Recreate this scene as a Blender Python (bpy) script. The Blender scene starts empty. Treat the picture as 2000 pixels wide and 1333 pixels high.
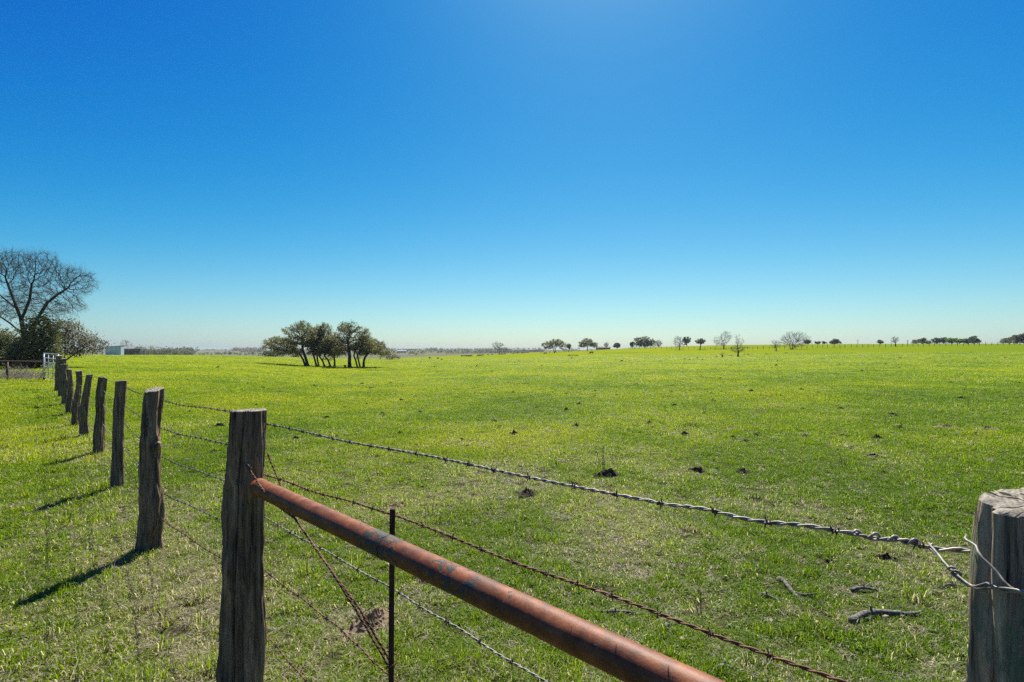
import bpy, math, random
import numpy as np
from mathutils import Vector, Matrix

# ------------------------------------------------------------------ camera, sky, sun, exposure
scene = bpy.context.scene
EYE = 1.62
cam_d = bpy.data.cameras.new('camera'); cam = bpy.data.objects.new('camera', cam_d)
scene.collection.objects.link(cam); scene.camera = cam
cam.location = (0, 0, EYE); cam.rotation_euler = (math.radians(90), 0, 0)
cam_d.sensor_width = 36; cam_d.lens = 18.0
cam_d.shift_y = (684 - 666.5) / 2000
cam_d.clip_start = 0.05; cam_d.clip_end = 30000

SUN_EL, SUN_AZ = math.radians(54), math.radians(11)
sunvec = Vector((math.sin(SUN_AZ) * math.cos(SUN_EL), math.cos(SUN_AZ) * math.cos(SUN_EL), math.sin(SUN_EL)))
world = bpy.data.worlds.new('World'); scene.world = world; world.use_nodes = True
wn = world.node_tree.nodes; wl = world.node_tree.links
bg = wn['Background']
sky = wn.new('ShaderNodeTexSky'); sky.sky_type = 'NISHITA'; sky.sun_disc = False
sky.sun_elevation = SUN_EL; sky.sun_rotation = SUN_AZ
sky.altitude = 50; sky.air_density = 1.0; sky.dust_density = 0.5; sky.ozone_density = 4.0
# deep polarised blue: the same channel response over the whole sky
sepc = wn.new('ShaderNodeSeparateColor'); comb = wn.new('ShaderNodeCombineColor'); wl.new(sky.outputs[0], sepc.inputs[0])
for ch, (gain, off) in enumerate(((1.19, -0.33), (1.21, -0.20), (0.78, 0.17))):
    a = wn.new('ShaderNodeMath'); a.operation = 'MULTIPLY_ADD'; a.inputs[1].default_value = gain; a.inputs[2].default_value = off / 0.11; wl.new(sepc.outputs[ch], a.inputs[0])
    b = wn.new('ShaderNodeMath'); b.operation = 'SMOOTH_MAX'; b.inputs[1].default_value = 0.05; b.inputs[2].default_value = 1.9; wl.new(a.outputs[0], b.inputs[0]); wl.new(b.outputs[0], comb.inputs[ch])
wl.new(comb.outputs[0], bg.inputs['Color'])
bg.inputs['Strength'].default_value = 0.052

sd = bpy.data.lights.new('sun', 'SUN'); sun = bpy.data.objects.new('sun', sd); scene.collection.objects.link(sun)
sd.energy = 5.0; sd.angle = math.radians(0.5); sd.color = (1.0, 0.95, 0.86)
sun.rotation_euler = sunvec.to_track_quat('Z', 'Y').to_euler(); sun.location = (0, 0, 60)

scene.view_settings.view_transform = 'Standard'; scene.view_settings.look = 'None'
scene.view_settings.gamma = 1.0; scene.view_settings.exposure = 1.08
scene.view_settings.use_curve_mapping = False
scene.render.engine = 'CYCLES'
scene.cycles.max_bounces = 4; scene.cycles.diffuse_bounces = 2; scene.cycles.glossy_bounces = 2
scene.cycles.transmission_bounces = 3; scene.cycles.transparent_max_bounces = 4; scene.cycles.volume_bounces = 0
scene.cycles.use_denoising = False
scene.cycles.denoiser = 'OPENIMAGEDENOISE'; scene.cycles.denoising_prefilter = 'ACCURATE'

COL = scene.collection
R = np.random.default_rng(7)

# ------------------------------------------------------------------ helpers
def tag(o, label=None, cat=None, group=None, kind=None):
    if label: o['label'] = label
    if cat: o['category'] = cat
    if group: o['group'] = group
    if kind: o['kind'] = kind
    return o

def empty(name, loc=(0, 0, 0), rz=0.0):
    o = bpy.data.objects.new(name, None); COL.objects.link(o)
    o.location = loc; o.rotation_euler = (0, 0, rz); o.empty_display_size = 0.2
    return o

def mesh_data(name, v, faces, mat=None, smooth=False, attrs=None):
    me = bpy.data.meshes.new(name)
    v = np.asarray(v, dtype=np.float64)
    if isinstance(faces, np.ndarray):
        n, k = faces.shape
        me.vertices.add(len(v)); me.vertices.foreach_set('co', v.ravel())
        me.loops.add(n * k); me.loops.foreach_set('vertex_index', faces.ravel().astype(np.int32))
        me.polygons.add(n)
        me.polygons.foreach_set('loop_start', np.arange(0, n * k, k, dtype=np.int32))
        me.polygons.foreach_set('loop_total', np.full(n, k, dtype=np.int32))
        me.update(calc_edges=True)
    else:
        me.from_pydata([tuple(p) for p in v], [], faces); me.update()
    if smooth:
        me.polygons.foreach_set('use_smooth', np.ones(len(me.polygons), dtype=bool))
    if attrs:
        for an, av in attrs.items():
            a = me.attributes.new(an, 'FLOAT', 'POINT'); a.data.foreach_set('value', np.asarray(av, dtype=np.float32))
    if mat: me.materials.append(mat)
    return me

def obj(name, me, parent=None, loc=None, rot=None):
    o = bpy.data.objects.new(name, me); COL.objects.link(o)
    if parent is not None: o.parent = parent
    if loc is not None: o.location = loc
    if rot is not None: o.rotation_euler = rot
    return o

class MB:
    """collects polygons of one mesh"""
    def __init__(s): s.v = []; s.f = []
    def add(s, v, f):
        b = len(s.v); s.v.extend([tuple(p) for p in v]); s.f.extend([tuple(i + b for i in q) for q in f])
    def box(s, c, d, rz=0.0):
        x, y, z = [k / 2 for k in d]; ca, sa = math.cos(rz), math.sin(rz)
        P = [(-x, -y, -z), (x, -y, -z), (x, y, -z), (-x, y, -z), (-x, -y, z), (x, -y, z), (x, y, z), (-x, y, z)]
        P = [(c[0] + a * ca - b * sa, c[1] + a * sa + b * ca, c[2] + e) for a, b, e in P]
        s.add(P, [(3, 2, 1, 0), (4, 5, 6, 7), (0, 1, 5, 4), (1, 2, 6, 5), (2, 3, 7, 6), (3, 0, 4, 7)])
    def tube(s, pts, r, k=6, caps=True):
        pts = [Vector(p) for p in pts]; n = len(pts)
        rr = r if hasattr(r, '__len__') else [r] * n
        V = []; F = []; ref = None
        for i, p in enumerate(pts):
            t = (pts[min(i + 1, n - 1)] - pts[max(i - 1, 0)]).normalized()
            if ref is None: ref = t.orthogonal().normalized()
            ref = (ref - t * ref.dot(t))
            ref = ref.normalized() if ref.length > 1e-6 else t.orthogonal().normalized()
            b = t.cross(ref)
            for j in range(k):
                a = 2 * math.pi * j / k
                V.append(p + (ref * math.cos(a) + b * math.sin(a)) * rr[i])
        for i in range(n - 1):
            for j in range(k):
                j2 = (j + 1) % k
                F.append((i * k + j, i * k + j2, (i + 1) * k + j2, (i + 1) * k + j))
        if caps:
            F.append(tuple(reversed(range(k)))); F.append(tuple((n - 1) * k + j for j in range(k)))
        s.add(V, F)
    def data(s, name, mat, smooth=False): return mesh_data(name, s.v, s.f, mat, smooth)
    def build(s, name, mat, parent=None, smooth=False, loc=None): return obj(name, s.data(name, mat, smooth), parent, loc)

def hash2(ix, iy, seed):
    h = (ix.astype(np.int64) * 374761393 + iy.astype(np.int64) * 668265263 + seed * 1442695041) & 0xffffffff
    h = ((h ^ (h >> 13)) * 1274126177) & 0xffffffff
    h = h ^ (h >> 16)
    return (h & 0xffff) / 65535.0

def vnoise(x, y, seed=0):
    x = np.asarray(x, float); y = np.asarray(y, float)
    ix = np.floor(x); iy = np.floor(y); fx = x - ix; fy = y - iy
    fx = fx * fx * (3 - 2 * fx); fy = fy * fy * (3 - 2 * fy)
    a = hash2(ix, iy, seed); b = hash2(ix + 1, iy, seed); c = hash2(ix, iy + 1, seed); d = hash2(ix + 1, iy + 1, seed)
    return (a * (1 - fx) + b * fx) * (1 - fy) + (c * (1 - fx) + d * fx) * fy

def fbm(x, y, seed=0, oct=3):
    s = 0; a = 0.5; t = 0
    for i in range(oct):
        s = s + a * vnoise(x * 2 ** i, y * 2 ** i, seed + i * 17); t += a; a *= 0.5
    return s / t

# ------------------------------------------------------------------ materials
def mat_new(name):
    m = bpy.data.materials.new(name); m.use_nodes = True
    nt = m.node_tree; nt.nodes.clear()
    out = nt.nodes.new('ShaderNodeOutputMaterial')
    return m, nt, out

def N(nt, t, **kw):
    n = nt.nodes.new(t)
    for k, v in kw.items():
        if k.startswith('i_'):
            key = k[2:]
            n.inputs[int(key) if key.isdigit() else key.replace('_', ' ')].default_value = v
        else: setattr(n, k, v)
    return n

def noise(nt, vec, scale, detail=4, rough=0.55, dist=0.0):
    n = N(nt, 'ShaderNodeTexNoise'); n.inputs['Scale'].default_value = scale
    n.inputs['Detail'].default_value = detail; n.inputs['Roughness'].default_value = rough
    n.inputs['Distortion'].default_value = dist
    if vec is not None: nt.links.new(vec, n.inputs['Vector'])
    return n.outputs['Fac']

def ramp(nt, fac, stops, interp='LINEAR'):
    r = N(nt, 'ShaderNodeValToRGB'); r.color_ramp.interpolation = interp
    e = r.color_ramp.elements
    while len(e) < len(stops): e.new(0.5)
    for el, (p, c) in zip(e, stops):
        el.position = p; el.color = (*c, 1) if len(c) == 3 else c
    nt.links.new(fac, r.inputs[0]); return r.outputs[0]

def mix(nt, fac, a, b, blend='MIX'):
    m = N(nt, 'ShaderNodeMix', data_type='RGBA', blend_type=blend)
    for s, val in ((0, fac), (6, a), (7, b)):
        if hasattr(val, 'is_linked') or hasattr(val, 'links'): nt.links.new(val, m.inputs[s])
        elif s == 0: m.inputs[0].default_value = val
        else: m.inputs[s].default_value = (*val, 1)
    return m.outputs[2]

def mathn(nt, op, a, b=0.0, clamp=False):
    m = N(nt, 'ShaderNodeMath', operation=op, use_clamp=clamp)
    for i, val in enumerate((a, b)):
        if hasattr(val, 'links'): nt.links.new(val, m.inputs[i])
        else: m.inputs[i].default_value = val
    return m.outputs[0]

def mapped(nt, src, scale):
    mp = N(nt, 'ShaderNodeMapping'); mp.inputs['Scale'].default_value = scale
    nt.links.new(src, mp.inputs[0]); return mp.outputs[0]

def bump(nt, h, strength, dist):
    b = N(nt, 'ShaderNodeBump'); b.inputs['Strength'].default_value = strength; b.inputs['Distance'].default_value = dist
    nt.links.new(h, b.inputs['Height']); return b.outputs[0]

def principled(nt, out, color, rough=0.8, normal=None, metallic=0.0, spec=0.3):
    p = N(nt, 'ShaderNodeBsdfPrincipled')
    if hasattr(color, 'links'): nt.links.new(color, p.inputs['Base Color'])
    else: p.inputs['Base Color'].default_value = (*color, 1)
    if hasattr(rough, 'links'): nt.links.new(rough, p.inputs['Roughness'])
    else: p.inputs['Roughness'].default_value = rough
    if hasattr(metallic, 'links'): nt.links.new(metallic, p.inputs['Metallic'])
    else: p.inputs['Metallic'].default_value = metallic
    p.inputs['Specular IOR Level'].default_value = spec
    if normal is not None: nt.links.new(normal, p.inputs['Normal'])
    nt.links.new(p.outputs[0], out.inputs[0]); return p

def simple_mat(name, c1, c2, scale=8, rough=0.8, metallic=0.0, stretch=(1, 1, 1), bmp=0.3, bd=0.01, spec=0.3):
    m, nt, out = mat_new(name)
    tc = N(nt, 'ShaderNodeTexCoord').outputs['Object']
    v = mapped(nt, tc, stretch)
    f = noise(nt, v, scale, 5, 0.6)
    c = ramp(nt, f, [(0.3, c1), (0.7, c2)])
    principled(nt, out, c, rough, bump(nt, f, bmp, bd), metallic, spec)
    return m

def wood_mat(name, dark=(0.020, 0.014, 0.009), mid=(0.142, 0.098, 0.056), pale=(0.40, 0.30, 0.175), lichen=(0.060, 0.095, 0.085),
             pale_lo=0.565, lich_lo=0.60):
    m, nt, out = mat_new(name)
    tc = N(nt, 'ShaderNodeTexCoord').outputs['Object']
    info = N(nt, 'ShaderNodeObjectInfo').outputs['Random']
    off = N(nt, 'ShaderNodeVectorMath', operation='ADD'); nt.links.new(tc, off.inputs[0])
    cmb = N(nt, 'ShaderNodeCombineXYZ'); nt.links.new(mathn(nt, 'MULTIPLY', info, 37.0), cmb.inputs[0]); nt.links.new(mathn(nt, 'MULTIPLY', info, 11.0), cmb.inputs[2])
    nt.links.new(cmb.outputs[0], off.inputs[1]); v0 = off.outputs[0]
    grain = noise(nt, mapped(nt, v0, (1, 1, 0.035)), 150, 5, 0.65)
    strip = noise(nt, mapped(nt, v0, (1, 1, 0.055)), 44, 5, 0.62, 0.25)
    patch = noise(nt, mapped(nt, v0, (1, 1, 0.13)), 24, 7, 0.7, 0.2)
    lich = noise(nt, mapped(nt, v0, (1, 1, 0.5)), 13, 6, 0.75)
    base = ramp(nt, strip, [(0.34, dark), (0.47, mid), (0.60, tuple(c * 1.9 for c in mid)), (0.72, tuple(c * 3.6 for c in mid))])
    base = mix(nt, mathn(nt, 'MULTIPLY', ramp(nt, grain, [(0.35, (0, 0, 0)), (0.75, (1, 1, 1))]), 0.55), base, tuple(c * 1.7 for c in mid))
    base = mix(nt, ramp(nt, grain, [(0.30, (1, 1, 1)), (0.42, (0, 0, 0))]), base, tuple(c * 0.35 for c in dark))
    base = mix(nt, ramp(nt, patch, [(pale_lo, (0, 0, 0)), (pale_lo + 0.10, (0.75, 0.75, 0.75))]), base, pale)
    base = mix(nt, ramp(nt, lich, [(lich_lo, (0, 0, 0)), (lich_lo + 0.08, (0.8, 0.8, 0.8))]), base, lichen)
    h = mathn(nt, 'ADD', mathn(nt, 'MULTIPLY', strip, 0.7), mathn(nt, 'MULTIPLY', grain, 0.5))
    principled(nt, out, base, 0.88, bump(nt, h, 1.0, 0.014), 0, 0.12)
    return m

def leaf_mat(name, c1, c2, c3, trans=0.45, tcol=1.5, rough=0.6):
    """foliage: per-vertex tint attribute picks the colour, part of the light passes through"""
    m, nt, out = mat_new(name)
    a = N(nt, 'ShaderNodeAttribute', attribute_name='tint').outputs['Fac']
    c = ramp(nt, a, [(0.0, c1), (0.5, c2), (1.0, c3)])
    d = N(nt, 'ShaderNodeBsdfPrincipled'); nt.links.new(c, d.inputs['Base Color']); d.inputs['Roughness'].default_value = rough
    d.inputs['Specular IOR Level'].default_value = 0.25
    t = N(nt, 'ShaderNodeBsdfTranslucent'); tc_ = mix(nt, 1.0, c, (tcol, tcol, tcol * 0.7), 'MULTIPLY'); nt.links.new(tc_, t.inputs[0])
    ms = N(nt, 'ShaderNodeMixShader'); ms.inputs[0].default_value = trans
    nt.links.new(d.outputs[0], ms.inputs[1]); nt.links.new(t.outputs[0], ms.inputs[2]); nt.links.new(ms.outputs[0], out.inputs[0])
    return m

def grass_mat():
    m, nt, out = mat_new('grass_blades')
    ti = N(nt, 'ShaderNodeAttribute', attribute_name='tint', attribute_type='INSTANCER').outputs['Fac']
    dr = N(nt, 'ShaderNodeAttribute', attribute_name='dry', attribute_type='INSTANCER').outputs['Fac']
    bl = N(nt, 'ShaderNodeAttribute', attribute_name='blade').outputs['Fac']
    g = ramp(nt, ti, [(0.0, (0.060, 0.130, 0.004)), (0.5, (0.140, 0.212, 0.003)), (1.0, (0.250, 0.282, 0.004))])
    s = ramp(nt, bl, [(0.0, (0.45, 0.42, 0.30)), (0.5, (0.27, 0.24, 0.155)), (1.0, (0.11, 0.095, 0.06))])  # straw tones, brightened so that pale blades also stand in for glints
    g = mix(nt, mathn(nt, 'MULTIPLY', bl, 0.30), g, (0.23, 0.265, 0.012))
    c = mix(nt, mathn(nt, 'GREATER_THAN', dr, bl), g, s)
    d = N(nt, 'ShaderNodeBsdfPrincipled'); nt.links.new(c, d.inputs['Base Color']); d.inputs['Roughness'].default_value = 0.4
    d.inputs['Specular IOR Level'].default_value = 0.14
    t = N(nt, 'ShaderNodeBsdfTranslucent'); nt.links.new(mix(nt, 1.0, c, (1.75, 1.75, 1.0), 'MULTIPLY'), t.inputs[0])
    ms = N(nt, 'ShaderNodeMixShader'); ms.inputs[0].default_value = 0.52
    nt.links.new(d.outputs[0], ms.inputs[1]); nt.links.new(t.outputs[0], ms.inputs[2]); nt.links.new(ms.outputs[0], out.inputs[0])
    return m

def ground_mat():
    m, nt, out = mat_new('pasture_ground')
    geo = N(nt, 'ShaderNodeNewGeometry').outputs['Position']
    land = N(nt, 'ShaderNodeAttribute', attribute_name='land').outputs['Fac']
    far = N(nt, 'ShaderNodeAttribute', attribute_name='far').outputs['Fac']
    big = noise(nt, geo, 0.035, 4, 0.55); midn = noise(nt, geo, 0.28, 5, 0.6); fine = noise(nt, geo, 3.2, 6, 0.68); micro = noise(nt, geo, 38, 4, 0.7)
    g = ramp(nt, big, [(0.30, (0.108, 0.160, 0.004)), (0.50, (0.158, 0.190, 0.005)), (0.68, (0.190, 0.208, 0.007))])
    g = mix(nt, ramp(nt, midn, [(0.50, (0, 0, 0)), (0.72, (0.75, 0.75, 0.75))]), g, (0.19, 0.205, 0.022))
    g = mix(nt, ramp(nt, midn, [(0.28, (0.6, 0.6, 0.6)), (0.44, (0, 0, 0))]), g, (0.105, 0.160, 0.006))
    g = mix(nt, ramp(nt, fine, [(0.30, (0.75, 0.75, 0.75)), (0.46, (0, 0, 0))]), g, (0.085, 0.12, 0.006))
    g = mix(nt, ramp(nt, fine, [(0.60, (0, 0, 0)), (0.78, (0.7, 0.7, 0.7))]), g, (0.23, 0.24, 0.04))
    sx = N(nt, 'ShaderNodeSeparateXYZ'); nt.links.new(geo, sx.inputs[0])
    lush = mathn(nt, 'SUBTRACT', mathn(nt, 'DIVIDE', sx.outputs[0], mathn(nt, 'MAXIMUM', sx.outputs[1], 5.0)), 0.25, True)
    g = mix(nt, mathn(nt, 'MULTIPLY', lush, mathn(nt, 'ADD', big, 0.35)), g, (0.075, 0.130, 0.004))
    s = ramp(nt, micro, [(0.34, (0.008, 0.007, 0.005)), (0.52, (0.042, 0.036, 0.022)), (0.75, (0.17, 0.15, 0.10))])  # thatch soil, darkened: shade in the gaps between blades put into the colour
    s = mix(nt, ramp(nt, fine, [(0.40, (0.7, 0.7, 0.7)), (0.6, (0, 0, 0))]), s, (0.060, 0.085, 0.014))
    c = mix(nt, far, s, g)
    scrub = ramp(nt, noise(nt, geo, 0.012, 6, 0.7), [(0.3, (0.07, 0.078, 0.045)), (0.5, (0.125, 0.125, 0.07)), (0.7, (0.11, 0.13, 0.05))])
    c = mix(nt, land, c, scrub)
    h = mathn(nt, 'ADD', mathn(nt, 'MULTIPLY', fine, 1.0), mathn(nt, 'MULTIPLY', micro, 0.25))
    principled(nt, out, c, 0.95, bump(nt, h, 0.7, 0.05), 0, 0.0)
    return m

M = {}
M['ground'] = ground_mat(); M['grass'] = grass_mat()
M['wood'] = wood_mat('weathered_post_wood')
M['wood_grey'] = wood_mat('grey_post_wood', (0.016, 0.014, 0.010), (0.225, 0.180, 0.120), (0.52, 0.41, 0.25), (0.13, 0.17, 0.10), 0.55, 0.54)
def endgrain_mat():
    m, nt, out = mat_new('cut_end_grain'); tc = N(nt, 'ShaderNodeTexCoord').outputs['Object']; v = mapped(nt, tc, (1, 1, 0))
    wob = noise(nt, v, 14, 3, .6); ln = N(nt, 'ShaderNodeVectorMath', operation='LENGTH'); nt.links.new(v, ln.inputs[0])
    rings = mathn(nt, 'SINE', mathn(nt, 'ADD', mathn(nt, 'MULTIPLY', ln.outputs['Value'], 850), mathn(nt, 'MULTIPLY', wob, 16)))
    sp = N(nt, 'ShaderNodeSeparateXYZ'); nt.links.new(v, sp.inputs[0]); ang = mathn(nt, 'ARCTAN2', sp.outputs[1], sp.outputs[0])
    chk = N(nt, 'ShaderNodeTexNoise', noise_dimensions='1D'); nt.links.new(mathn(nt, 'ADD', mathn(nt, 'MULTIPLY', ang, 3.0), wob), chk.inputs['W']); chk.inputs['Scale'].default_value = 2.4; chk.inputs['Detail'].default_value = 4
    crack = ramp(nt, chk.outputs['Fac'], [(.34, (1, 1, 1)), (.40, (0, 0, 0))]); g = noise(nt, tc, 60, 6, .7)
    c = ramp(nt, g, [(.3, (.12, .108, .082)), (.7, (.36, .335, .265))]); c = mix(nt, mathn(nt, 'MULTIPLY', mathn(nt, 'ADD', rings, 1.0), .14), c, (.10, .085, .06)); c = mix(nt, crack, c, (.03, .026, .02))
    h = mathn(nt, 'SUBTRACT', mathn(nt, 'ADD', mathn(nt, 'MULTIPLY', rings, .12), g), crack); principled(nt, out, c, .92, bump(nt, h, .8, .005), 0, .15); return m
M['endgrain'] = endgrain_mat()
M['knot'] = simple_mat('pale_knot_wood', (0.16, 0.13, 0.09), (0.34, 0.29, 0.2), 40, 0.9)
M['bark'] = simple_mat('tree_bark', (0.022, 0.019, 0.016), (0.075, 0.066, 0.055), 5, 0.95, 0, (1, 1, 0.3), 0.8, 0.03, 0.1)
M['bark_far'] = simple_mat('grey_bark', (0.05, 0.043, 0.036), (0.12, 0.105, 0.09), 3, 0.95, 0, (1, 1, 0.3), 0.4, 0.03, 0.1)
M['twig'] = simple_mat('bare_twigs', (0.06, 0.05, 0.043), (0.13, 0.112, 0.095), 2, 0.95, 0, (1, 1, 1), 0.1, 0.01, 0.1)
M['twig_pale'] = simple_mat('pale_dry_twigs', (0.17, 0.15, 0.12), (0.34, 0.30, 0.24), 2, 0.95, 0, (1, 1, 1), 0.1, 0.01, 0.1)
M['oak_leaf'] = leaf_mat('oak_leaves', (0.064, 0.073, 0.040), (0.132, 0.134, 0.068), (0.26, 0.235, 0.105), 0.45)
M['dark_leaf'] = leaf_mat('evergreen_leaves', (0.026, 0.042, 0.020), (0.062, 0.080, 0.032), (0.140, 0.145, 0.065), 0.36)
M['green_leaf'] = leaf_mat('fresh_leaves', (0.07, 0.14, 0.01), (0.12, 0.22, 0.015), (0.2, 0.3, 0.03), 0.5)
M['far_leaf'] = leaf_mat('hazed_evergreen_leaves', (0.042, 0.056, 0.034), (0.085, 0.100, 0.055), (0.160, 0.165, 0.085), 0.4)  # evergreen leaves paled for far trees: distance haze put into the colour
M['grey_leaf'] = leaf_mat('grey_thicket_leaves', (0.06, 0.056, 0.04), (0.125, 0.115, 0.08), (0.21, 0.19, 0.13), 0.35)
M['dung'] = simple_mat('dry_dung', (0.020, 0.016, 0.011), (0.105, 0.083, 0.055), 30, 0.95, 0, (1, 1, 1), 1.0, 0.01, 0.1)
M['dirt'] = simple_mat('loose_dirt', (0.17, 0.125, 0.072), (0.50, 0.39, 0.25), 60, 0.97, 0, (1, 1, 1), 1.0, 0.012, 0.1)
M['stick'] = simple_mat('lichen_branch_bark', (0.022, 0.020, 0.016), (0.27, 0.255, 0.205), 75, 0.95, 0, (1, 1, 1), 1.0, 0.008, 0.1)
M['galv'] = simple_mat('galvanised_wire', (0.06, 0.055, 0.046), (0.34, 0.315, 0.26), 60, 0.55, 0.1, (1, 1, 1), 0.3, 0.001, 0.5)
M['rustwire'] = simple_mat('rusty_wire', (0.06, 0.028, 0.014), (0.22, 0.12, 0.065), 25, 0.75, 0.3, (1, 1, 1), 0.3, 0.001, 0.4)
M['barb'] = simple_mat('barb_metal', (0.035, 0.024, 0.018), (0.12, 0.075, 0.05), 120, 0.7, 0.4, (1, 1, 1), 0.2, 0.001, 0.4)
M['stake'] = simple_mat('dark_rusty_steel', (0.022, 0.012, 0.010), (0.085, 0.040, 0.026), 35, 0.85, 0.2, (1, 1, 0.4), 0.6, 0.002, 0.3)
M['gate'] = simple_mat('gate_steel', (0.30, 0.33, 0.36), (0.62, 0.66, 0.70), 4, 0.45, 0.4, (1, 1, 1), 0.1, 0.002, 0.5)
M['brownpipe'] = simple_mat('brown_painted_pipe', (0.07, 0.035, 0.02), (0.15, 0.08, 0.05), 6, 0.7)
M['sheet'] = simple_mat('corrugated_sheet', (0.36, 0.48, 0.58), (0.50, 0.62, 0.72), 1.2, 0.5, 0.2, (1, 1, 0.2), 0.1, 0.01, 0.5)
M['oldwood'] = simple_mat('old_timber', (0.045, 0.042, 0.038), (0.13, 0.12, 0.105), 6, 0.9, 0, (1, 1, 0.2))
M['white'] = simple_mat('white_siding', (0.62, 0.63, 0.63), (0.78, 0.78, 0.76), 2, 0.7)
M['roof'] = simple_mat('grey_roof', (0.16, 0.16, 0.17), (0.30, 0.30, 0.30), 2, 0.7)
M['glass'] = simple_mat('dark_glass', (0.03, 0.035, 0.04), (0.05, 0.055, 0.06), 2, 0.15)
M['cow'] = simple_mat('black_hide', (0.010, 0.009, 0.008), (0.030, 0.026, 0.022), 6, 0.7)
M['stalk'] = simple_mat('dry_weed_stalk', (0.06, 0.05, 0.03), (0.17, 0.14, 0.08), 9, 0.9)

def rust_mat():
    m, nt, out = mat_new('rusty_pipe_paint')
    tc = N(nt, 'ShaderNodeTexCoord').outputs['Object']
    sep = N(nt, 'ShaderNodeSeparateXYZ'); nt.links.new(tc, sep.inputs[0]); ax = sep.outputs[2]
    fine = noise(nt, tc, 160, 5, 0.7); midn = noise(nt, tc, 22, 5, 0.65); big = noise(nt, tc, 6, 4, 0.6)
    c = ramp(nt, midn, [(0.25, (0.062, 0.019, 0.008)), (0.5, (0.165, 0.051, 0.016)), (0.75, (0.28, 0.100, 0.036))])
    c = mix(nt, ramp(nt, fine, [(0.55, (0, 0, 0)), (0.8, (0.5, 0.5, 0.5))]), c, (0.42, 0.19, 0.085))
    c = mix(nt, ramp(nt, big, [(0.50, (0, 0, 0)), (0.68, (0.7, 0.7, 0.7))]), c, (0.055, 0.024, 0.014))
    strk = noise(nt, mapped(nt, tc, (1, 1, 0.25)), 70, 6, 0.7)
    c = mix(nt, ramp(nt, strk, [(0.30, (0.75, 0.75, 0.75)), (0.46, (0, 0, 0))]), c, (0.045, 0.018, 0.010))
    # flaking paint: chips gather in places along the pipe
    w = N(nt, 'ShaderNodeTexNoise', noise_dimensions='1D'); nt.links.new(ax, w.inputs['W']); w.inputs['Scale'].default_value = 3.3; w.inputs['Detail'].default_value = 1
    zone = ramp(nt, mathn(nt, 'ABSOLUTE', mathn(nt, 'SUBTRACT', ax, 0.96)), [(0.04, (1, 1, 1)), (0.17, (0, 0, 0))])
    zone2 = ramp(nt, mathn(nt, 'ABSOLUTE', mathn(nt, 'SUBTRACT', ax, 1.29)), [(0.02, (0.75, 0.75, 0.75)), (0.15, (0, 0, 0))])
    z = mathn(nt, 'MAXIMUM', zone, zone2)
    vor = N(nt, 'ShaderNodeTexVoronoi', feature='SMOOTH_F1'); nt.links.new(tc, vor.inputs['Vector']); vor.inputs['Scale'].default_value = 34
    chipn = noise(nt, mapped(nt, tc, (1, 1, 0.8)), 26, 6, 0.62, 0.5)
    chip = mathn(nt, 'ADD', chipn, mathn(nt, 'MULTIPLY', z, 0.20))
    chip = ramp(nt, chip, [(0.655, (0, 0, 0)), (0.662, (1, 1, 1))])
    pc = ramp(nt, fine, [(0.3, (0.024, 0.026, 0.022)), (0.6, (0.055, 0.055, 0.045)), (0.85, (0.12, 0.105, 0.08))])
    c = mix(nt, chip, c, pc)
    h = mathn(nt, 'ADD', mathn(nt, 'MULTIPLY', chip, 0.6), mathn(nt, 'MULTIPLY', fine, 0.25))
    principled(nt, out, c, 0.55, bump(nt, h, 0.9, 0.003), 0.0, 0.3)
    return m
M['rust'] = rust_mat()

# ------------------------------------------------------------------ terrain: rolling pasture
# each column is a bearing (x pixel of an 18 mm view), each entry (depth in m, height in m)
TB = {
 -600: [(10, 0), (25, .3), (60, .6), (150, 1.0), (400, 0), (1500, 3), (6000, 0)],
 100:  [(8, 0), (11.5, -.10), (15, -.01), (19, .13), (26, .1), (60, .3), (150, .27), (260, -2.2), (800, -6), (2500, .4), (6000, 0)],
 400:  [(10, 0), (30, 0), (60, -.1), (100, .1), (150, .2), (260, -2.5), (800, -6), (2500, .5), (6000, 0)],
 640:  [(10, 0), (30, -.55), (60, -1.55), (85, -1.27), (120, -1.2), (170, -1.0), (260, -4), (800, -7), (2500, 1.0), (6000, 0)],
 850:  [(10, 0), (30, -.45), (60, -1.2), (85, -1.2), (150, -1.3), (250, -2.2), (400, -4.0), (550, -4.6), (900, -3), (2500, 1.6), (6000, 0)],
 1000: [(10, 0), (30, -.2), (85, -.9), (150, -1.15), (250, -1.5), (350, -2.1), (550, -2.5), (700, -2.6), (1000, -1), (2500, 3), (6000, 0)],
 1150: [(10, 0), (30, -.1), (85, -.6), (150, -.5), (250, .4), (300, .9), (450, 1.5), (700, 1.4), (2500, 1), (6000, 0)],
 1250: [(10, 0), (30, -.05), (85, -.4), (130, -.4), (200, .4), (260, 1.5), (340, 3.3), (450, 3.4), (700, 2), (2500, 0), (6000, 0)],
 1400: [(10, 0), (30, 0), (85, -.3), (130, -.3), (190, .5), (240, 1.7), (330, 5.0), (450, 5.0), (700, 2), (2500, 0), (6000, 0)],
 1600: [(10, 0), (30, .05), (85, -.1), (150, .3), (210, 2.6), (250, 4.1), (300, 5.2), (400, 5.0), (700, 2), (6000, 0)],
 2000: [(10, 0), (30, .1), (60, .2), (100, .5), (150, 1.6), (190, 3.5), (230, 4.6), (320, 5.0), (700, 2), (6000, 0)],
 2700: [(10, 0), (30, .1), (60, .2), (100, .6), (150, 1.8), (230, 4.4), (320, 5.0), (700, 2), (6000, 0)],
}
_th = []; _lr = np.linspace(math.log(2.0), math.log(7000), 240); _tab = []
for px in sorted(TB):
    th = math.atan((px - 1000) / 1000); c = math.cos(th)
    rr = np.log(np.array([2.0] + [d / c for d, z in TB[px]] + [9000])); zz = np.array([0.0] + [z for d, z in TB[px]] + [0.0])
    _th.append(th); _tab.append(np.interp(_lr, rr, zz))
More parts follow.
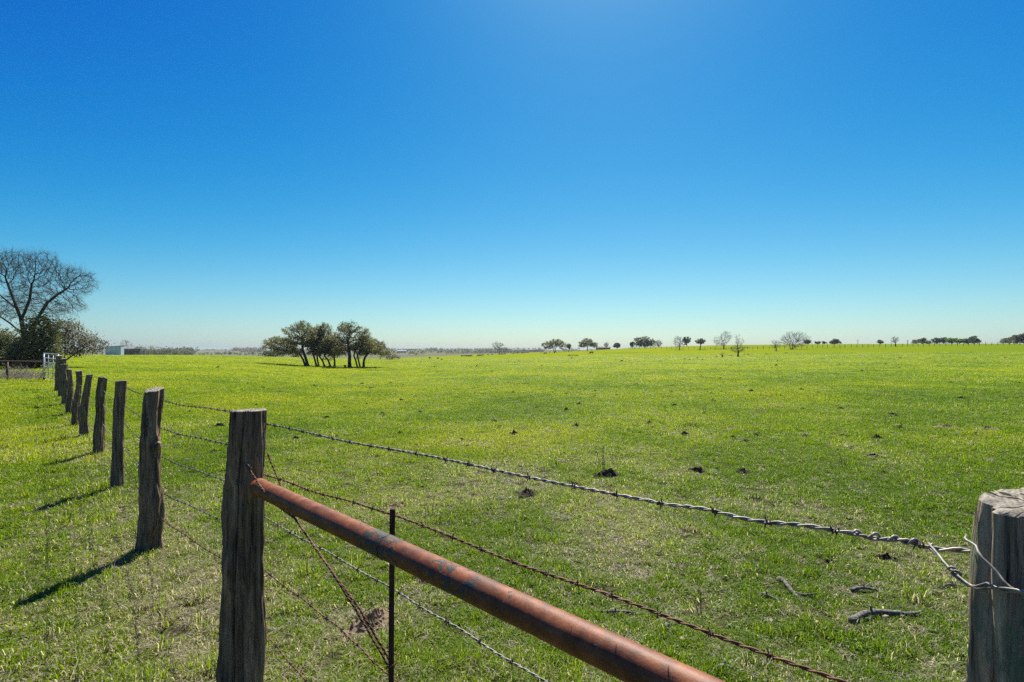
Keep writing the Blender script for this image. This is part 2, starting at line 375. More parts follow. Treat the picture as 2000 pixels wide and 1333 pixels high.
_th = np.array(_th); _tab = np.array(_tab)
# resample evenly over bearing and smooth, so that no crease shows
_tg = np.linspace(_th[0], _th[-1], 160)
_g = np.stack([np.interp(_tg, _th, _tab[:, j]) for j in range(len(_lr))], 1)
def _smooth(a, n, axis):
    k = np.hanning(n + 2)[1:-1]; k /= k.sum()
    pad = [(0, 0), (0, 0)]; pad[axis] = (n // 2, n // 2)
    return np.apply_along_axis(lambda q: np.convolve(q, k, 'valid'), axis, np.pad(a, pad, mode='edge'))
_g = _smooth(_smooth(_g, 9, 1), 11, 0)

def ground_z(x, y):
    x = np.asarray(x, float); y = np.asarray(y, float)
    r = np.maximum(np.hypot(x, y), 2.01); th = np.arctan2(x, y)
    back = np.clip((np.abs(th) - 1.1) / 0.6, 0, 1)
    th = np.clip(th, _tg[0] + 1e-4, _tg[-1] - 1e-4)
    u = (th - _tg[0]) / (_tg[1] - _tg[0]); v = np.clip((np.log(r) - _lr[0]) / (_lr[1] - _lr[0]), 0, len(_lr) - 1.001)
    iu = np.clip(u.astype(int), 0, len(_tg) - 2); iv = np.clip(v.astype(int), 0, len(_lr) - 2); fu = u - iu; fv = v - iv
    z = (_g[iu, iv] * (1 - fu) + _g[iu + 1, iv] * fu) * (1 - fv) + (_g[iu, iv + 1] * (1 - fu) + _g[iu + 1, iv + 1] * fu) * fv
    z = z * (1 - back)
    z = z + (vnoise(x * 1.1, y * 1.1, 5) - 0.5) * 0.03 + (vnoise(x * .31, y * .31, 9) - 0.5) * 0.06 * np.clip((r - 3) / 10, 0, 1)
    return z
def gz(x, y): return float(ground_z(np.array([x]), np.array([y]))[0])

def gp(px, py, lo=1.5, hi=900):
    """the ground point seen at a pixel of the 2000 px photograph"""
    ys = np.exp(np.linspace(math.log(lo), math.log(hi), 3000)); xs = ys * (px - 1000) / 1000
    ray = EYE - (py - 684) * ys / 1000
    below = np.nonzero(ray <= ground_z(xs, ys))[0]
    i = below[0] if len(below) else len(ys) - 1
    return Vector((xs[i], ys[i], gz(xs[i], ys[i])))
def at(px, py, Y): return Vector(((px - 1000) * Y / 1000, Y, EYE - (py - 684) * Y / 1000))
def on_ground(px, Y): x = (px - 1000) * Y / 1000; return Vector((x, Y, gz(x, Y)))

def build_ground():
    th = np.concatenate([np.radians(np.arange(-66, 66.01, 0.4)), np.radians(np.arange(70, 290.1, 5))])
    rad = np.concatenate([np.linspace(0.25, 3, 24), np.exp(np.linspace(math.log(3.08), math.log(6000), 330))])
    T, Rr = np.meshgrid(th, rad, indexing='ij')
    X = np.sin(T) * Rr; Y = np.cos(T) * Rr; Z = ground_z(X, Y)
    nt_, nr = T.shape
    v = np.stack([X, Y, Z], -1).reshape(-1, 3)
    i = np.arange(nt_)[:, None]; j = np.arange(nr - 1)[None, :]; i2 = (i + 1) % nt_
    f = np.stack([i * nr + j, i * nr + j + 1, i2 * nr + j + 1, i2 * nr + j], -1).reshape(-1, 4)[:, ::-1]
    # centre fan
    v = np.vstack([v, [[0, 0, 0]]])
    px = 1000 + 1000 * np.tan(np.clip(T, -1.2, 1.2))
    edge = np.interp(px, [-600, 100, 400, 640, 850, 1000, 1150, 1250, 1400, 2000], [170, 185, 185, 195, 430, 610, 520, 600, 700, 700])
    dep = Rr * np.cos(np.clip(T, -1.2, 1.2))
    land = np.clip((dep / edge - 1.0) / 0.12 + (fbm(X * .02, Y * .02, 3) - .5) * 1.5, 0, 1)
    far = np.clip((Rr - 7) / 40, 0, 1) ** 0.7
    me = mesh_data('pasture', v, f, M['ground'], True, {'land': np.append(land.ravel(), 0), 'far': np.append(far.ravel(), 0)})
    me2 = me
    o = obj('ground', me2); tag(o, 'rolling green pasture running to the horizon', None, None, 'structure')
build_ground()

# ------------------------------------------------------------------ fence posts
def post_data(name, h, rb, rt, lean, seed, mat, nseg=56, nring=90, bulges=(), crook=0.012, depth=0.25, tilt=None, rugged=1.0):
    rg = np.random.default_rng(seed)
    t = np.linspace(0, 1, nring); z = -depth + t * (h + depth)
    a = np.linspace(0, 2 * np.pi, nseg, endpoint=False)
    rad = rb + (rt - rb) * np.clip(z / h, 0, 1)
    rad = rad * (1 + 0.10 * np.exp(-np.clip(z, 0, 9) / 0.12))
    A, Z = np.meshgrid(a, z); Rr = np.repeat(rad[:, None], nseg, 1)
    d = np.zeros_like(A)
    for k in range(2, 7):
        ph = rg.uniform(0, 6.28) + rg.normal(0, .5) * Z + 0.35 * np.sin(Z * rg.uniform(2, 5) + rg.uniform(0, 6))
        d += rg.uniform(0.015, 0.045) / (k ** 0.5) * np.cos(k * A + ph)
    for k in range(7):      # long drying cracks
        c = rg.uniform(0, 6.28) + rg.normal(0, .12) * Z + 0.05 * np.sin(Z * 9 + k)
        w = rg.uniform(0.035, 0.09); dep = rg.uniform(0.10, 0.26) * rugged
        z0 = rg.uniform(-.2, h); ln = rg.uniform(.25, .7) * h
        env = np.clip(1 - ((Z - z0) / ln) ** 2, 0, 1)
        da = (A - c + np.pi) % (2 * np.pi) - np.pi
        d -= dep * env * np.exp(-(da / w) ** 2)
    for k in range(9):      # strips of bark still clinging
        c = rg.uniform(0, 6.28) + rg.normal(0, .1) * Z; w = rg.uniform(.12, .3); z0 = rg.uniform(0, h); ln = rg.uniform(.1, .35) * h
        da = (A - c + np.pi) % (2 * np.pi) - np.pi
        d += 0.06 * rugged * (np.abs(da) < w) * (np.abs(Z - z0) < ln * (1 + .3 * np.sin(A * 9)))
    per = np.where(A > np.pi, 2 * np.pi - A, A)
    d += (vnoise(per * 1.6, Z * 3.2, seed + 1) - .5) * 0.34 * rugged + (vnoise(per * 3.5, Z * 9.0, seed + 7) - .5) * 0.14 * rugged + (vnoise(per * 7, Z * 6, seed) - .5) * 0.12 + (vnoise(per * 16, Z * 16, seed + 3) - .5) * 0.07
    Rr = Rr * (1 + d)
    for (bz, ba, amp, sz, sa) in bulges:
        da = (A - ba + np.pi) % (2 * np.pi) - np.pi
        Rr = Rr + amp * np.exp(-((Z - bz) / sz) ** 2 - (da / sa) ** 2)
    cx = lean[0] * np.clip(Z / h, -.1, 1) + crook * np.sin(Z * 3.1 + seed) * np.clip(Z / h, 0, 1)
    cy = lean[1] * np.clip(Z / h, -.1, 1) + crook * np.cos(Z * 2.3 + seed * 2) * np.clip(Z / h, 0, 1)
    tilt = rg.normal(0, 0.10, 2) if tilt is None else np.array(tilt)
    topw = np.clip((Z - h * .8) / (h * .2), 0, 1) ** 3
    Zs = Z + topw * (tilt[0] * np.cos(A) + tilt[1] * np.sin(A)) * Rr
    X = cx + Rr * np.cos(A); Y = cy + Rr * np.sin(A)
    v = np.stack([X, Y, Zs], -1).reshape(-1, 3)
    F = []
    for i in range(nring - 1):
        for j in range(nseg):
            j2 = (j + 1) % nseg; F.append((i * nseg + j, i * nseg + j2, (i + 1) * nseg + j2, (i + 1) * nseg + j))
    # inner lip just under the cut face
    me = mesh_data(name, v, np.array(F), mat, True)
    rim = v.reshape(nring, nseg, 3)[-1]
    c = rim.mean(0); V = []; FF = []
    rings = [1.0, 0.93, 0.75, 0.5, 0.22]
    for q, s in enumerate(rings):
        p = c + (rim - c) * s; p = p.copy(); p[:, 2] += (0.0 if q == 0 else 0.004) + (rg.normal(0, 0.0022, nseg) if q else 0)
        V.append(p)
    V = np.vstack(V + [c[None] + [0, 0, .003]])
    for q in range(len(rings) - 1):
        for j in range(nseg):
            j2 = (j + 1) % nseg; FF.append((q * nseg + j, q * nseg + j2, (q + 1) * nseg + j2, (q + 1) * nseg + j))
    q = len(rings) - 1
    for j in range(nseg): FF.append((q * nseg + j, q * nseg + (j + 1) % nseg, len(V) - 1))
    cap = mesh_data(name + '_end', V, FF, M['endgrain'], True)
    return me, cap

def post(loc, h, rb, rt, lean, seed, label, mat='wood', group=None, **kw):
    me, cap = post_data('fence_post', h, rb, rt, lean, seed, M[mat], **kw)
    o = obj('fence_post', me, None, loc); tag(o, label, 'fence post', group)
    obj('cut_end', cap, o)
    return o

P1 = Vector((-1.225, 2.32, 0)); P1.z = gz(P1.x, P1.y)
PR = Vector((0.728, 0.678, 0)); PR.z = gz(PR.x, PR.y)
G = 'wooden posts of the near fence line'
post(P1, 1.345 - P1.z, .090, .070, (.028, .0), 3, 'thick weathered corner post with pale cut top holding the rusty pipe', group=G, nseg=110, nring=170, crook=.008, tilt=(.02, -.05))
post(PR, 1.408 - PR.z, .092, .080, (.012, .0), 11, 'split grey wooden post with flat pale top at the right edge', 'wood_grey', group=G, nseg=120, nring=170, crook=.005, tilt=(.06, .05), rugged=1.2, bulges=[(.75, math.radians(200), -.017, 1.4, .045), (.6, math.radians(172), -.011, 1.1, .05), (1.0, math.radians(222), -.012, .5, .05), (.7, math.radians(186), -.008, .6, .03), (.5, math.radians(155), -.008, .8, .04)])
# (base px, top px, top py, depth, r bottom, r top)
LP = [
 (292, 306, 762, 4.15, .074, .064, 'second post from the corner, dark and knobbly with a pale round knot', [(.86, -.2, .028, .06, .5), (.5, -1.9, .012, .04, .35)]),
 (228, 236, 745, 5.98, .056, .050, 'slim straight grey post third from the corner post', []),
 (190, 203, 738, 7.81, .062, .052, 'dark post leaning to the right, fourth from the corner post', []),
 (165, 171, 732, 9.64, .072, .048, 'post with a swollen lower half, fifth from the corner post', [(.42, -1.2, .03, .12, 1.2)]),
 (147, 150.5, 725, 11.47, .066, .060, 'post with paler bark, sixth from the corner post', []),
 (134, 137, 722, 13.3, .062, .056, 'narrow dark post seventh from the corner post', []),
 (126, 129, 713, 15.1, .078, .075, 'stout dark post eighth from the corner post', []),
 (120, 123, 701, 17.0, .075, .075, 'tall dark post ninth from the corner post', []),
 (113, 115, 695, 18.8, .080, .080, 'tall post closest to the open metal gate', []),
]
LPOS = [P1]
for i, (bx_, tx_, ty_, Y, rb, rt, lab, bl) in enumerate(LP):
    p = on_ground(bx_, Y); top = at(tx_, ty_, Y)
    o = post(p, top.z - p.z, rb, rt, (top.x - p.x, 0), 20 + i, lab, group=G, nseg=64 if i < 3 else 32, nring=110 if i < 3 else 50, bulges=bl, crook=.04 if i != 1 else .01, rugged=1.55 if i != 1 else .9, tilt=(.12 * math.sin(i * 2.2), .22 * math.cos(i * 1.7)))
    if i == 0:      # sawn-off branch stubs
        mb = MB(); mb.tube([(0.0, -.070, .50), (0.0, -.094, .505)], [.024, .021], 12); mb.build('branch_stub', M['knot'], o, True)
        mb = MB(); mb.tube([(.055, -.03, .83), (.095, -.045, .85), (.112, -.05, .885)], [.036, .030, .014], 12); mb.build('branch_stub', M['wood'], o, True)
    LPOS.append(p)

# ------------------------------------------------------------------ barbed wire
def barb_data():
    mb = MB()
    pts = [((q / 9 - .5) * .011, .0052 * math.cos(q * 1.4), .0052 * math.sin(q * 1.4)) for q in range(10)]
    mb.tube(pts, .0016, 4)
    for x, a in ((-.005, .3), (-.003, 3.3), (.003, 1.9), (.005, 5.0)):
        d = Vector((random.uniform(-.3, .3), math.cos(a), math.sin(a)))
        p = Vector((x, 0, 0)); mb.tube([p + d * .003, p + d * .008, p + d * .0145], [.0017, .0014, .0003], 4)
    return mb.data('barb', M['barb'])
random.seed(4); BARB = barb_data()

def resample(pts, step):
    out = [Vector(pts[0])]
    for a, b in zip(pts[:-1], pts[1:]):
        a = Vector(a); b = Vector(b); n = max(1, int((b - a).length / step))
        out += [a.lerp(b, (i + 1) / n) for i in range(n)]
    return out

def wire(pts, label, mat='galv', sag=0.0, r=.0021, pitch=.055, twist_to=99.0, barbs=.115, barb_to=99.0, group=None, name='barbed_wire', seed=0):
    rg = random.Random(seed)
    pts = [Vector(p) for p in pts]; fine = []
    for a, b in zip(pts[:-1], pts[1:]):
        L = (b - a).length; n = max(2, int(L / (pitch / 7)) if a.length < twist_to else 12)
        w1, w2 = rg.uniform(0, 6), rg.uniform(0, 6)
        for q in range(n):
            t = q / n; p = a.lerp(b, t); p.z += -sag * 4 * t * (1 - t) + .004 * math.sin(t * 11 + w1) * math.sin(math.pi * t); fine.append(p)
    fine.append(pts[-1])
    mb = MB(); s = 0.0; A_ = []; B_ = []; bar = []; nxt = rg.uniform(.03, .1)
    plain = []
    for i, p in enumerate(fine):
        t = (fine[min(i + 1, len(fine) - 1)] - fine[max(0, i - 1)]).normalized()
        if i: s += (p - fine[i - 1]).length
        n1 = t.cross(Vector((0, 0, 1))).normalized(); n2 = n1.cross(t)
        if p.length < twist_to:
            o = n1 * math.cos(s / pitch * 6.283) + n2 * math.sin(s / pitch * 6.283)
            A_.append(p + o * r * 1.02); B_.append(p - o * r * 1.02)
        else: plain.append(p)
        if s > nxt and p.length < barb_to:
            bar.append((p.copy(), t.copy())); nxt = s + barbs * rg.uniform(.8, 1.2)
    if len(A_) > 1: mb.tube(A_, r, 5); mb.tube(B_, r, 5)
    if len(plain) > 1: mb.tube(plain, r * 1.6, 5)
    o = mb.build(name, M[mat], None, True); tag(o, label, 'wire', group)
    for p, t in bar:
        c = obj('barb', BARB, o, p)
        q = t.to_track_quat('X', 'Z').to_matrix() @ Matrix.Rotation(rg.uniform(0, 6.28), 3, 'X')
        c.rotation_euler = q.to_euler()
    return o

fd = Vector((PR.x - P1.x, PR.y - P1.y, 0)).normalized(); fn = Vector((-fd.y, fd.x, 0))      # fn points into the field
def fl(t, z, off=.082): p = P1.lerp(PR, t); return Vector((p.x, p.y, 0)) + fn * off + Vector((0, 0, z))
WG = 'barbed wire strands from the corner post to the right-hand post'
ZA = [(0, 1.281), (.756, 1.283), (.905, 1.298), (.968, 1.306), (1.02, 1.310)]
def span(zs, off=.085): return [fl(t, z, off) for t, z in zs]
wire(span(ZA), 'topmost bright barbed strand running right to the grey post', 'galv', .002, .0023, .058, group=WG, seed=1)
wire(span([(0, 1.045), (.395, 1.06), (.8975, 1.032), (1.02, 1.02)]), 'rusty second barbed strand passing the head of the thin stake', 'rustwire', .004, .0022, .06, group=WG, seed=2)
wire(span([(0, .851), (.39, .808), (.642, .760), (1.02, .70)]), 'third barbed strand from the top, below the rusty pipe', 'galv', .002, .0019, .06, group=WG, seed=3)
wire(span([(0, .607), (.262, .56), (.3725, .507), (1.02, .40)]), 'fourth barbed strand from the top, near the dirt mound', 'rustwire', .002, .0018, .06, group=WG, seed=4)
wire(span([(0, .32), (.153, .255), (.395, .17), (1.02, .10)]), 'lowest barbed strand right of the corner post', 'rustwire', .0, .0017, .06, group=WG, seed=5)
LG = 'barbed wire strands along the receding left fence'
ln = Vector((.73, .68, 0))
for k, (z0, z1, lab) in enumerate(((1.325, 1.20, 'topmost barbed strand along the receding row of posts'), (1.150, .98, 'second barbed strand down along the receding row of posts'),
                             (.955, .76, 'third barbed strand down along the receding row of posts'), (.765, .47, 'fourth barbed strand down along the receding row of posts'),
                             (.56, .24, 'lowest barbed strand along the receding row of posts'))):
    pts = []
    for i, p in enumerate(LPOS):
        rr = .080 if i < 2 else .066
        pts.append(Vector((p.x, p.y, p.z + (z0 if i == 0 else z1 * (1 if i < 4 else .95)))) + ln * rr + Vector((0, 0, .012 * math.sin(i * 2.1 + k))))
    wire(pts, lab, 'galv' if k < 4 else 'rustwire', .015, .0019, .07, twist_to=8.0, barbs=.125, barb_to=8.0, group=LG, seed=10 + k)

# brace wire: a twisted loop from the corner post down towards the foot of the right post
def heavy(pts, name, label, r, pitch, mat, strands=3, parent=None):
    f = resample(pts, .008); mb = MB(); s = 0; S = [[] for _ in range(strands)]
    for i, p in enumerate(f):
        t = (f[min(i + 1, len(f) - 1)] - f[max(0, i - 1)]).normalized()
        if i: s += (p - f[i - 1]).length
        n1 = t.cross(Vector((0, .1, 1))).normalized(); n2 = n1.cross(t)
        for q in range(strands):
            a = s / pitch * 6.283 + q * 6.283 / strands; wob = 1 + .35 * math.sin(s * 31 + q * 2)
            S[q].append(p + (n1 * math.cos(a) + n2 * math.sin(a)) * r * 1.15 * wob)
    for q in S: mb.tube(q, r, 5)
    o = mb.build(name, M[mat], parent, True)
    if label: tag(o, label, 'wire')
    return o
stk = fl(.395, 0, .07); stk.z = gz(stk.x, stk.y)
low = [at(700, 1200, 1.775), at(765, 1312, 1.725)]
bw = heavy([at(480, 908, 2.222), at(489, 920, 2.205), at(505, 945, 2.16), at(520, 966, 2.11), at(533, 982, 2.085), at(575, 1012, 2.02), at(650, 1120, 1.83)] + low,
      'brace_wire', 'twisted brace wire slanting from the corner post to the foot of the stake', .0021, .06, 'rustwire', 3)
heavy([at(522, 884, 2.36), at(534, 915, 2.33), at(547, 945, 2.28), at(560, 984, 2.12), at(580, 1018, 2.04), at(655, 1126, 1.85)] + [q + Vector((.006, .012, .004)) for q in low], 'return_loop', None, .0021, .06, 'rustwire', 3, bw)
mb = MB(); mb.tube([at(480, 904, 2.255), at(482, 906, 2.21), at(488, 912, 2.205), at(492, 916, 2.25)], .0026, 5); mb.build('staple', M['galv'], bw, True)   # holds it to the post

# splice and tie around the right post
sp0 = fl(.885, 0, .088); 
def coil(p, q, rad, turns, r, mat, name, parent=None):
    p = Vector(p); q = Vector(q); t = (q - p).normalized(); n1 = t.cross(Vector((0, 0, 1))).normalized(); n2 = n1.cross(t); n = int(turns * 9)
    pts = [p.lerp(q, i / n) + (n1 * math.cos(i / 9 * 6.283) + n2 * math.sin(i / 9 * 6.283)) * rad * (.8 + .3 * math.sin(i * .7)) for i in range(n + 1)]
    mb = MB(); mb.tube(pts, r, 6); return mb.build(name, M[mat], parent, True)
def wz(t): return float(np.interp(t, [a for a, b in ZA], [b for a, b in ZA]))
t1, t2 = .905, .948
tie = coil(fl(t1, wz(t1), .085), fl(t2, wz(t2), .085), .0060, 4.2, .0023, 'galv', 'tie_wire')
tag(tie, 'knotted tie wire splicing the top strand to the right-hand post', 'wire', None)
mb = MB(); sA = fl(t2 - .002, wz(t2) - .003, .085)
def around(a, z, r=.106): a = math.radians(a); return Vector((PR.x + .010 + r * math.cos(a), PR.y + r * math.sin(a), z))
run = [sA, at(1838, 1092, .79), at(1862, 1118, .75), at(1890, 1140, .715), around(174, 1.298, .112)] + [around(x, 1.300 + .018 * min(1, (x - 174) / 22), .108) for x in range(180, 334, 6)]
mb.tube(run, .0017, 6); mb.tube([p + Vector((.001, .002, .0055 * math.cos(i * 1.3))) for i, p in enumerate(run)], .0017, 6)
arc = np.linspace(140, 330, 40)
mb.tube([around(x, float(np.interp(x, [140, 165, 178, 190, 205, 225, 330], [1.352, 1.350, 1.336, 1.320, 1.311, 1.308, 1.310])), .104 + .002 * math.sin(x * .3)) for x in arc], .0017, 6)
mb.build('post_loop', M['galv'], tie, True)
coil(at(1858, 1113, .757), at(1872, 1126, .738), .0048, 1.8, .0021, 'galv', 'loop_knot', tie)

# ------------------------------------------------------------------ rusty pipe brace and thin stake
def build_pipe():
    a = Vector((-1.112, 2.245, 1.020)); b = Vector((.635, .672, .985)); L = (b - a).length
    ns, nr_ = 40, 90; rg = np.random.default_rng(5)
    A, Z = np.meshgrid(np.linspace(0, 2 * np.pi, ns, endpoint=False), np.linspace(0, L, nr_))
    r = .0375 * (1 + (vnoise(A * 1.0, Z * 9, 3) - .5) * .03 + .02 * np.exp(-((Z - .975) / .006) ** 2))
    v = np.stack([r * np.cos(A), r * np.sin(A), Z], -1).reshape(-1, 3)
    F = [(i * ns + j, i * ns + (j + 1) % ns, (i + 1) * ns + (j + 1) % ns, (i + 1) * ns + j) for i in range(nr_ - 1) for j in range(ns)]
    F += [tuple(reversed(range(ns))), tuple((nr_ - 1) * ns + j for j in range(ns))]
    me = mesh_data('brace_pipe', v, F, M['rust'], True)
    o = obj('brace_pipe', me, None, a); o.rotation_euler = (b - a).to_track_quat('Z', 'Y').to_euler()
    tag(o, 'thick rust-red steel pipe bracing the corner post, paint flaking off', 'pipe')
    mb = MB(); n = 40     # narrow weld bead where two lengths meet
    ring = [(.0375 * math.cos(q / n * 6.2832), .0375 * math.sin(q / n * 6.2832), .975 + .003 * math.sin(q * 1.3)) for q in range(n + 1)]
    mb.tube(ring, .0022, 5); mb.build('weld_seam', M['stake'], o, True)
build_pipe()
mb = MB(); top = 1.085
mb.tube([(0, 0, -.3), (.0, 0, .3), (.003, 0, .8), (.006, 0, top - .004), (.006, 0, top)], [.0095, .0095, .0092, .0092, .0075], 14)
so = mb.build('steel_stake', M['stake'], None, True, (stk.x, stk.y, 0)); tag(so, 'thin dark steel stake standing behind the rusty pipe', 'stake')
coil((.0, 0, 1.052), (.0, 0, 1.068), .0125, 2.5, .0018, 'rustwire', 'wire_clip', so)
mb = MB(); mb.tube([(-.012, -.02, .56), (.02, -.015, .57), (.018, .014, .585), (-.016, .012, .60), (-.014, -.016, .612)], .0028, 5); mb.build('wire_clip', M['rustwire'], so, True)

# ------------------------------------------------------------------ trees
def colonize(trunks, blobs, n_attr, step, seed, di=None, dk=None, shell=0.0, tropism=(0, 0, 0), iters=160):
    """grow a branch skeleton from trunk polylines into ellipsoid blobs (space colonisation)"""
    rg = np.random.default_rng(seed)
    vol = np.array([b[3] * b[4] * b[5] for b in blobs]); cnt = np.maximum(8, (n_attr * vol / vol.sum()).astype(int))
    att = []
    for b, c in zip(blobs, cnt):
        d = rg.normal(size=(c, 3)); d /= np.linalg.norm(d, axis=1)[:, None]
        rr = rg.uniform(shell ** 3, 1, c) ** (1 / 3); att.append(np.array(b[:3]) + d * rr[:, None] * np.array(b[3:6]))
    att = np.vstack(att)
    nodes = []; par = []
    for tr in trunks:
        pts = [Vector(p) for p in tr]; prev = -1
        if nodes:
            prev = int(np.argmin([(Vector(q) - pts[0]).length for q in nodes]))
        else:
            nodes.append(tuple(pts[0])); par.append(-1); prev = 0
        for a, b in zip(pts[:-1], pts[1:]):
            m = max(1, int((b - a).length / step))
            for i in range(m):
                nodes.append(tuple(a.lerp(b, (i + 1) / m))); par.append(prev); prev = len(nodes) - 1
    ntr = len(nodes)
    P = np.zeros((20000, 3)); P[:ntr] = nodes; n = ntr
    di = di or step * 9; dk = dk or step * 1.6
    D = np.linalg.norm(att[:, None] - P[None, :n], axis=2)
    # grow only from the upper part of the trunks
    near = D.argmin(1); nd = D.min(1); trop = np.array(tropism)
    seen = {}
    for it in range(iters):
        act = nd < di
        if not act.any():
            if len(nd) == 0: break
            act = nd < nd.min() * 1.25
        idx = near[act]; vec = att[act] - P[idx]; vec /= np.maximum(np.linalg.norm(vec, axis=1), 1e-6)[:, None]
        uniq, inv = np.unique(idx, return_inverse=True)
        sm = np.zeros((len(uniq), 3)); np.add.at(sm, inv, vec)
        sm /= np.maximum(np.linalg.norm(sm, axis=1), 1e-6)[:, None]
        sm += trop + rg.normal(0, .22, sm.shape); sm /= np.maximum(np.linalg.norm(sm, axis=1), 1e-6)[:, None]
        new = []
        for u, d in zip(uniq, sm):
            k = seen.get(u, 0)
            if k > 3: continue
            seen[u] = k + 1; new.append((P[u] + d * step, u))
        if not new or n + len(new) > 19990: break
        s = n
        for p, u in new: P[n] = p; par.append(int(u)); n += 1
        D = np.linalg.norm(att[:, None] - P[None, s:n], axis=2); m = D.min(1); am = D.argmin(1) + s
        upd = m < nd; near[upd] = am[upd]; nd = np.minimum(nd, m)
        # attractors whose nearest node is exhausted are dropped
        keep = nd > dk
        ex = np.array([seen.get(q, 0) > 3 for q in near]); keep &= ~ex
        att = att[keep]; near = near[keep]; nd = nd[keep]
        if len(att) == 0: break
    return P[:n].copy(), np.array(par), ntr

def radii(par, r_tip, expo, r_max=None):
    n = len(par); acc = np.zeros(n); kids = np.zeros(n, int)
    for i in range(n - 1, 0, -1):
        if acc[i] == 0: acc[i] = r_tip ** expo
        acc[par[i]] += acc[i]; kids[par[i]] += 1
    r = acc ** (1 / expo)
    if r_max: r = r_tip + (r_max - r_tip) * (np.maximum(r - r_tip, 0) / max(r.max() - r_tip, 1e-6)) ** 1.2
    return r, kids

def frusta(A, B, ra, rb, k):
    """k-sided tapered tubes from A to B"""
    d = B - A; L = np.maximum(np.linalg.norm(d, axis=1), 1e-6); d = d / L[:, None]
    ref = np.where(np.abs(d[:, 2:3]) < .9, np.array([[0, 0, 1.0]]), np.array([[1.0, 0, 0]]))
    n1 = np.cross(d, ref); n1 /= np.linalg.norm(n1, axis=1)[:, None]; n2 = np.cross(d, n1)
    a = np.arange(k) / k * 2 * np.pi
    off = n1[:, None] * np.cos(a)[None, :, None] + n2[:, None] * np.sin(a)[None, :, None]
    va = A[:, None] + off * ra[:, None, None]; vb = (B + d * (ra * .3)[:, None])[:, None] + off * rb[:, None, None]
    v = np.concatenate([va, vb], 1).reshape(-1, 3)
    e = np.arange(len(A))[:, None] * 2 * k; j = np.arange(k)[None]; j2 = (j + 1) % k
    f = np.stack([e + j, e + j2, e + k + j2, e + k + j], -1).reshape(-1, 4)
    return v, f

def twigs(P, d, per, L, r, seed, spread=.8, levels=2):
    rg = np.random.default_rng(seed); As = []; Bs = []; R1 = []; R2 = []
    base = np.repeat(P, per, 0); dd = np.repeat(d, per, 0)
    for lv in range(levels):
        dr = dd + rg.normal(0, spread, dd.shape); dr /= np.linalg.norm(dr, axis=1)[:, None]
        ln_ = L * rg.uniform(.5, 1.2, len(base))
        mid = base + dr * (ln_ * .5)[:, None]; bend = dr + rg.normal(0, .25, dr.shape) + [0, 0, .12]; bend /= np.linalg.norm(bend, axis=1)[:, None]
        end = mid + bend * (ln_ * .5)[:, None]
        As += [base, mid]; Bs += [mid, end]; R1 += [np.full(len(base), r), np.full(len(base), r * .75)]; R2 += [np.full(len(base), r * .75), np.full(len(base), r * .4)]
        base = np.vstack([mid, end]); dd = np.vstack([dr, bend]); L *= .65; r *= .65
    return np.vstack(As), np.vstack(Bs), np.concatenate(R1), np.concatenate(R2)

def leaves(P, per, sig, size, seed, tint, tvar=.25):
    rg = np.random.default_rng(seed); n = len(P) * per
    c = np.repeat(P, per, 0) + rg.normal(0, 1, (n, 3)) * np.array(sig)
    a = rg.normal(size=(n, 3)); a /= np.linalg.norm(a, axis=1)[:, None]
    b = np.cross(a, rg.normal(size=(n, 3))); b /= np.maximum(np.linalg.norm(b, axis=1), 1e-6)[:, None]
    s = size * rg.uniform(.6, 1.3, n)[:, None]
    nn = np.cross(a, b) * s * .25
    v = np.stack([c - a * s, c - b * s * .45 + nn, c + a * s, c + b * s * .45 + nn], 1).reshape(-1, 3)
    f = np.arange(n * 4).reshape(-1, 4)
    t = np.clip(np.repeat(np.repeat(tint, per) + rg.normal(0, tvar * .5, n), 4), 0, 1)
    return v, f, t

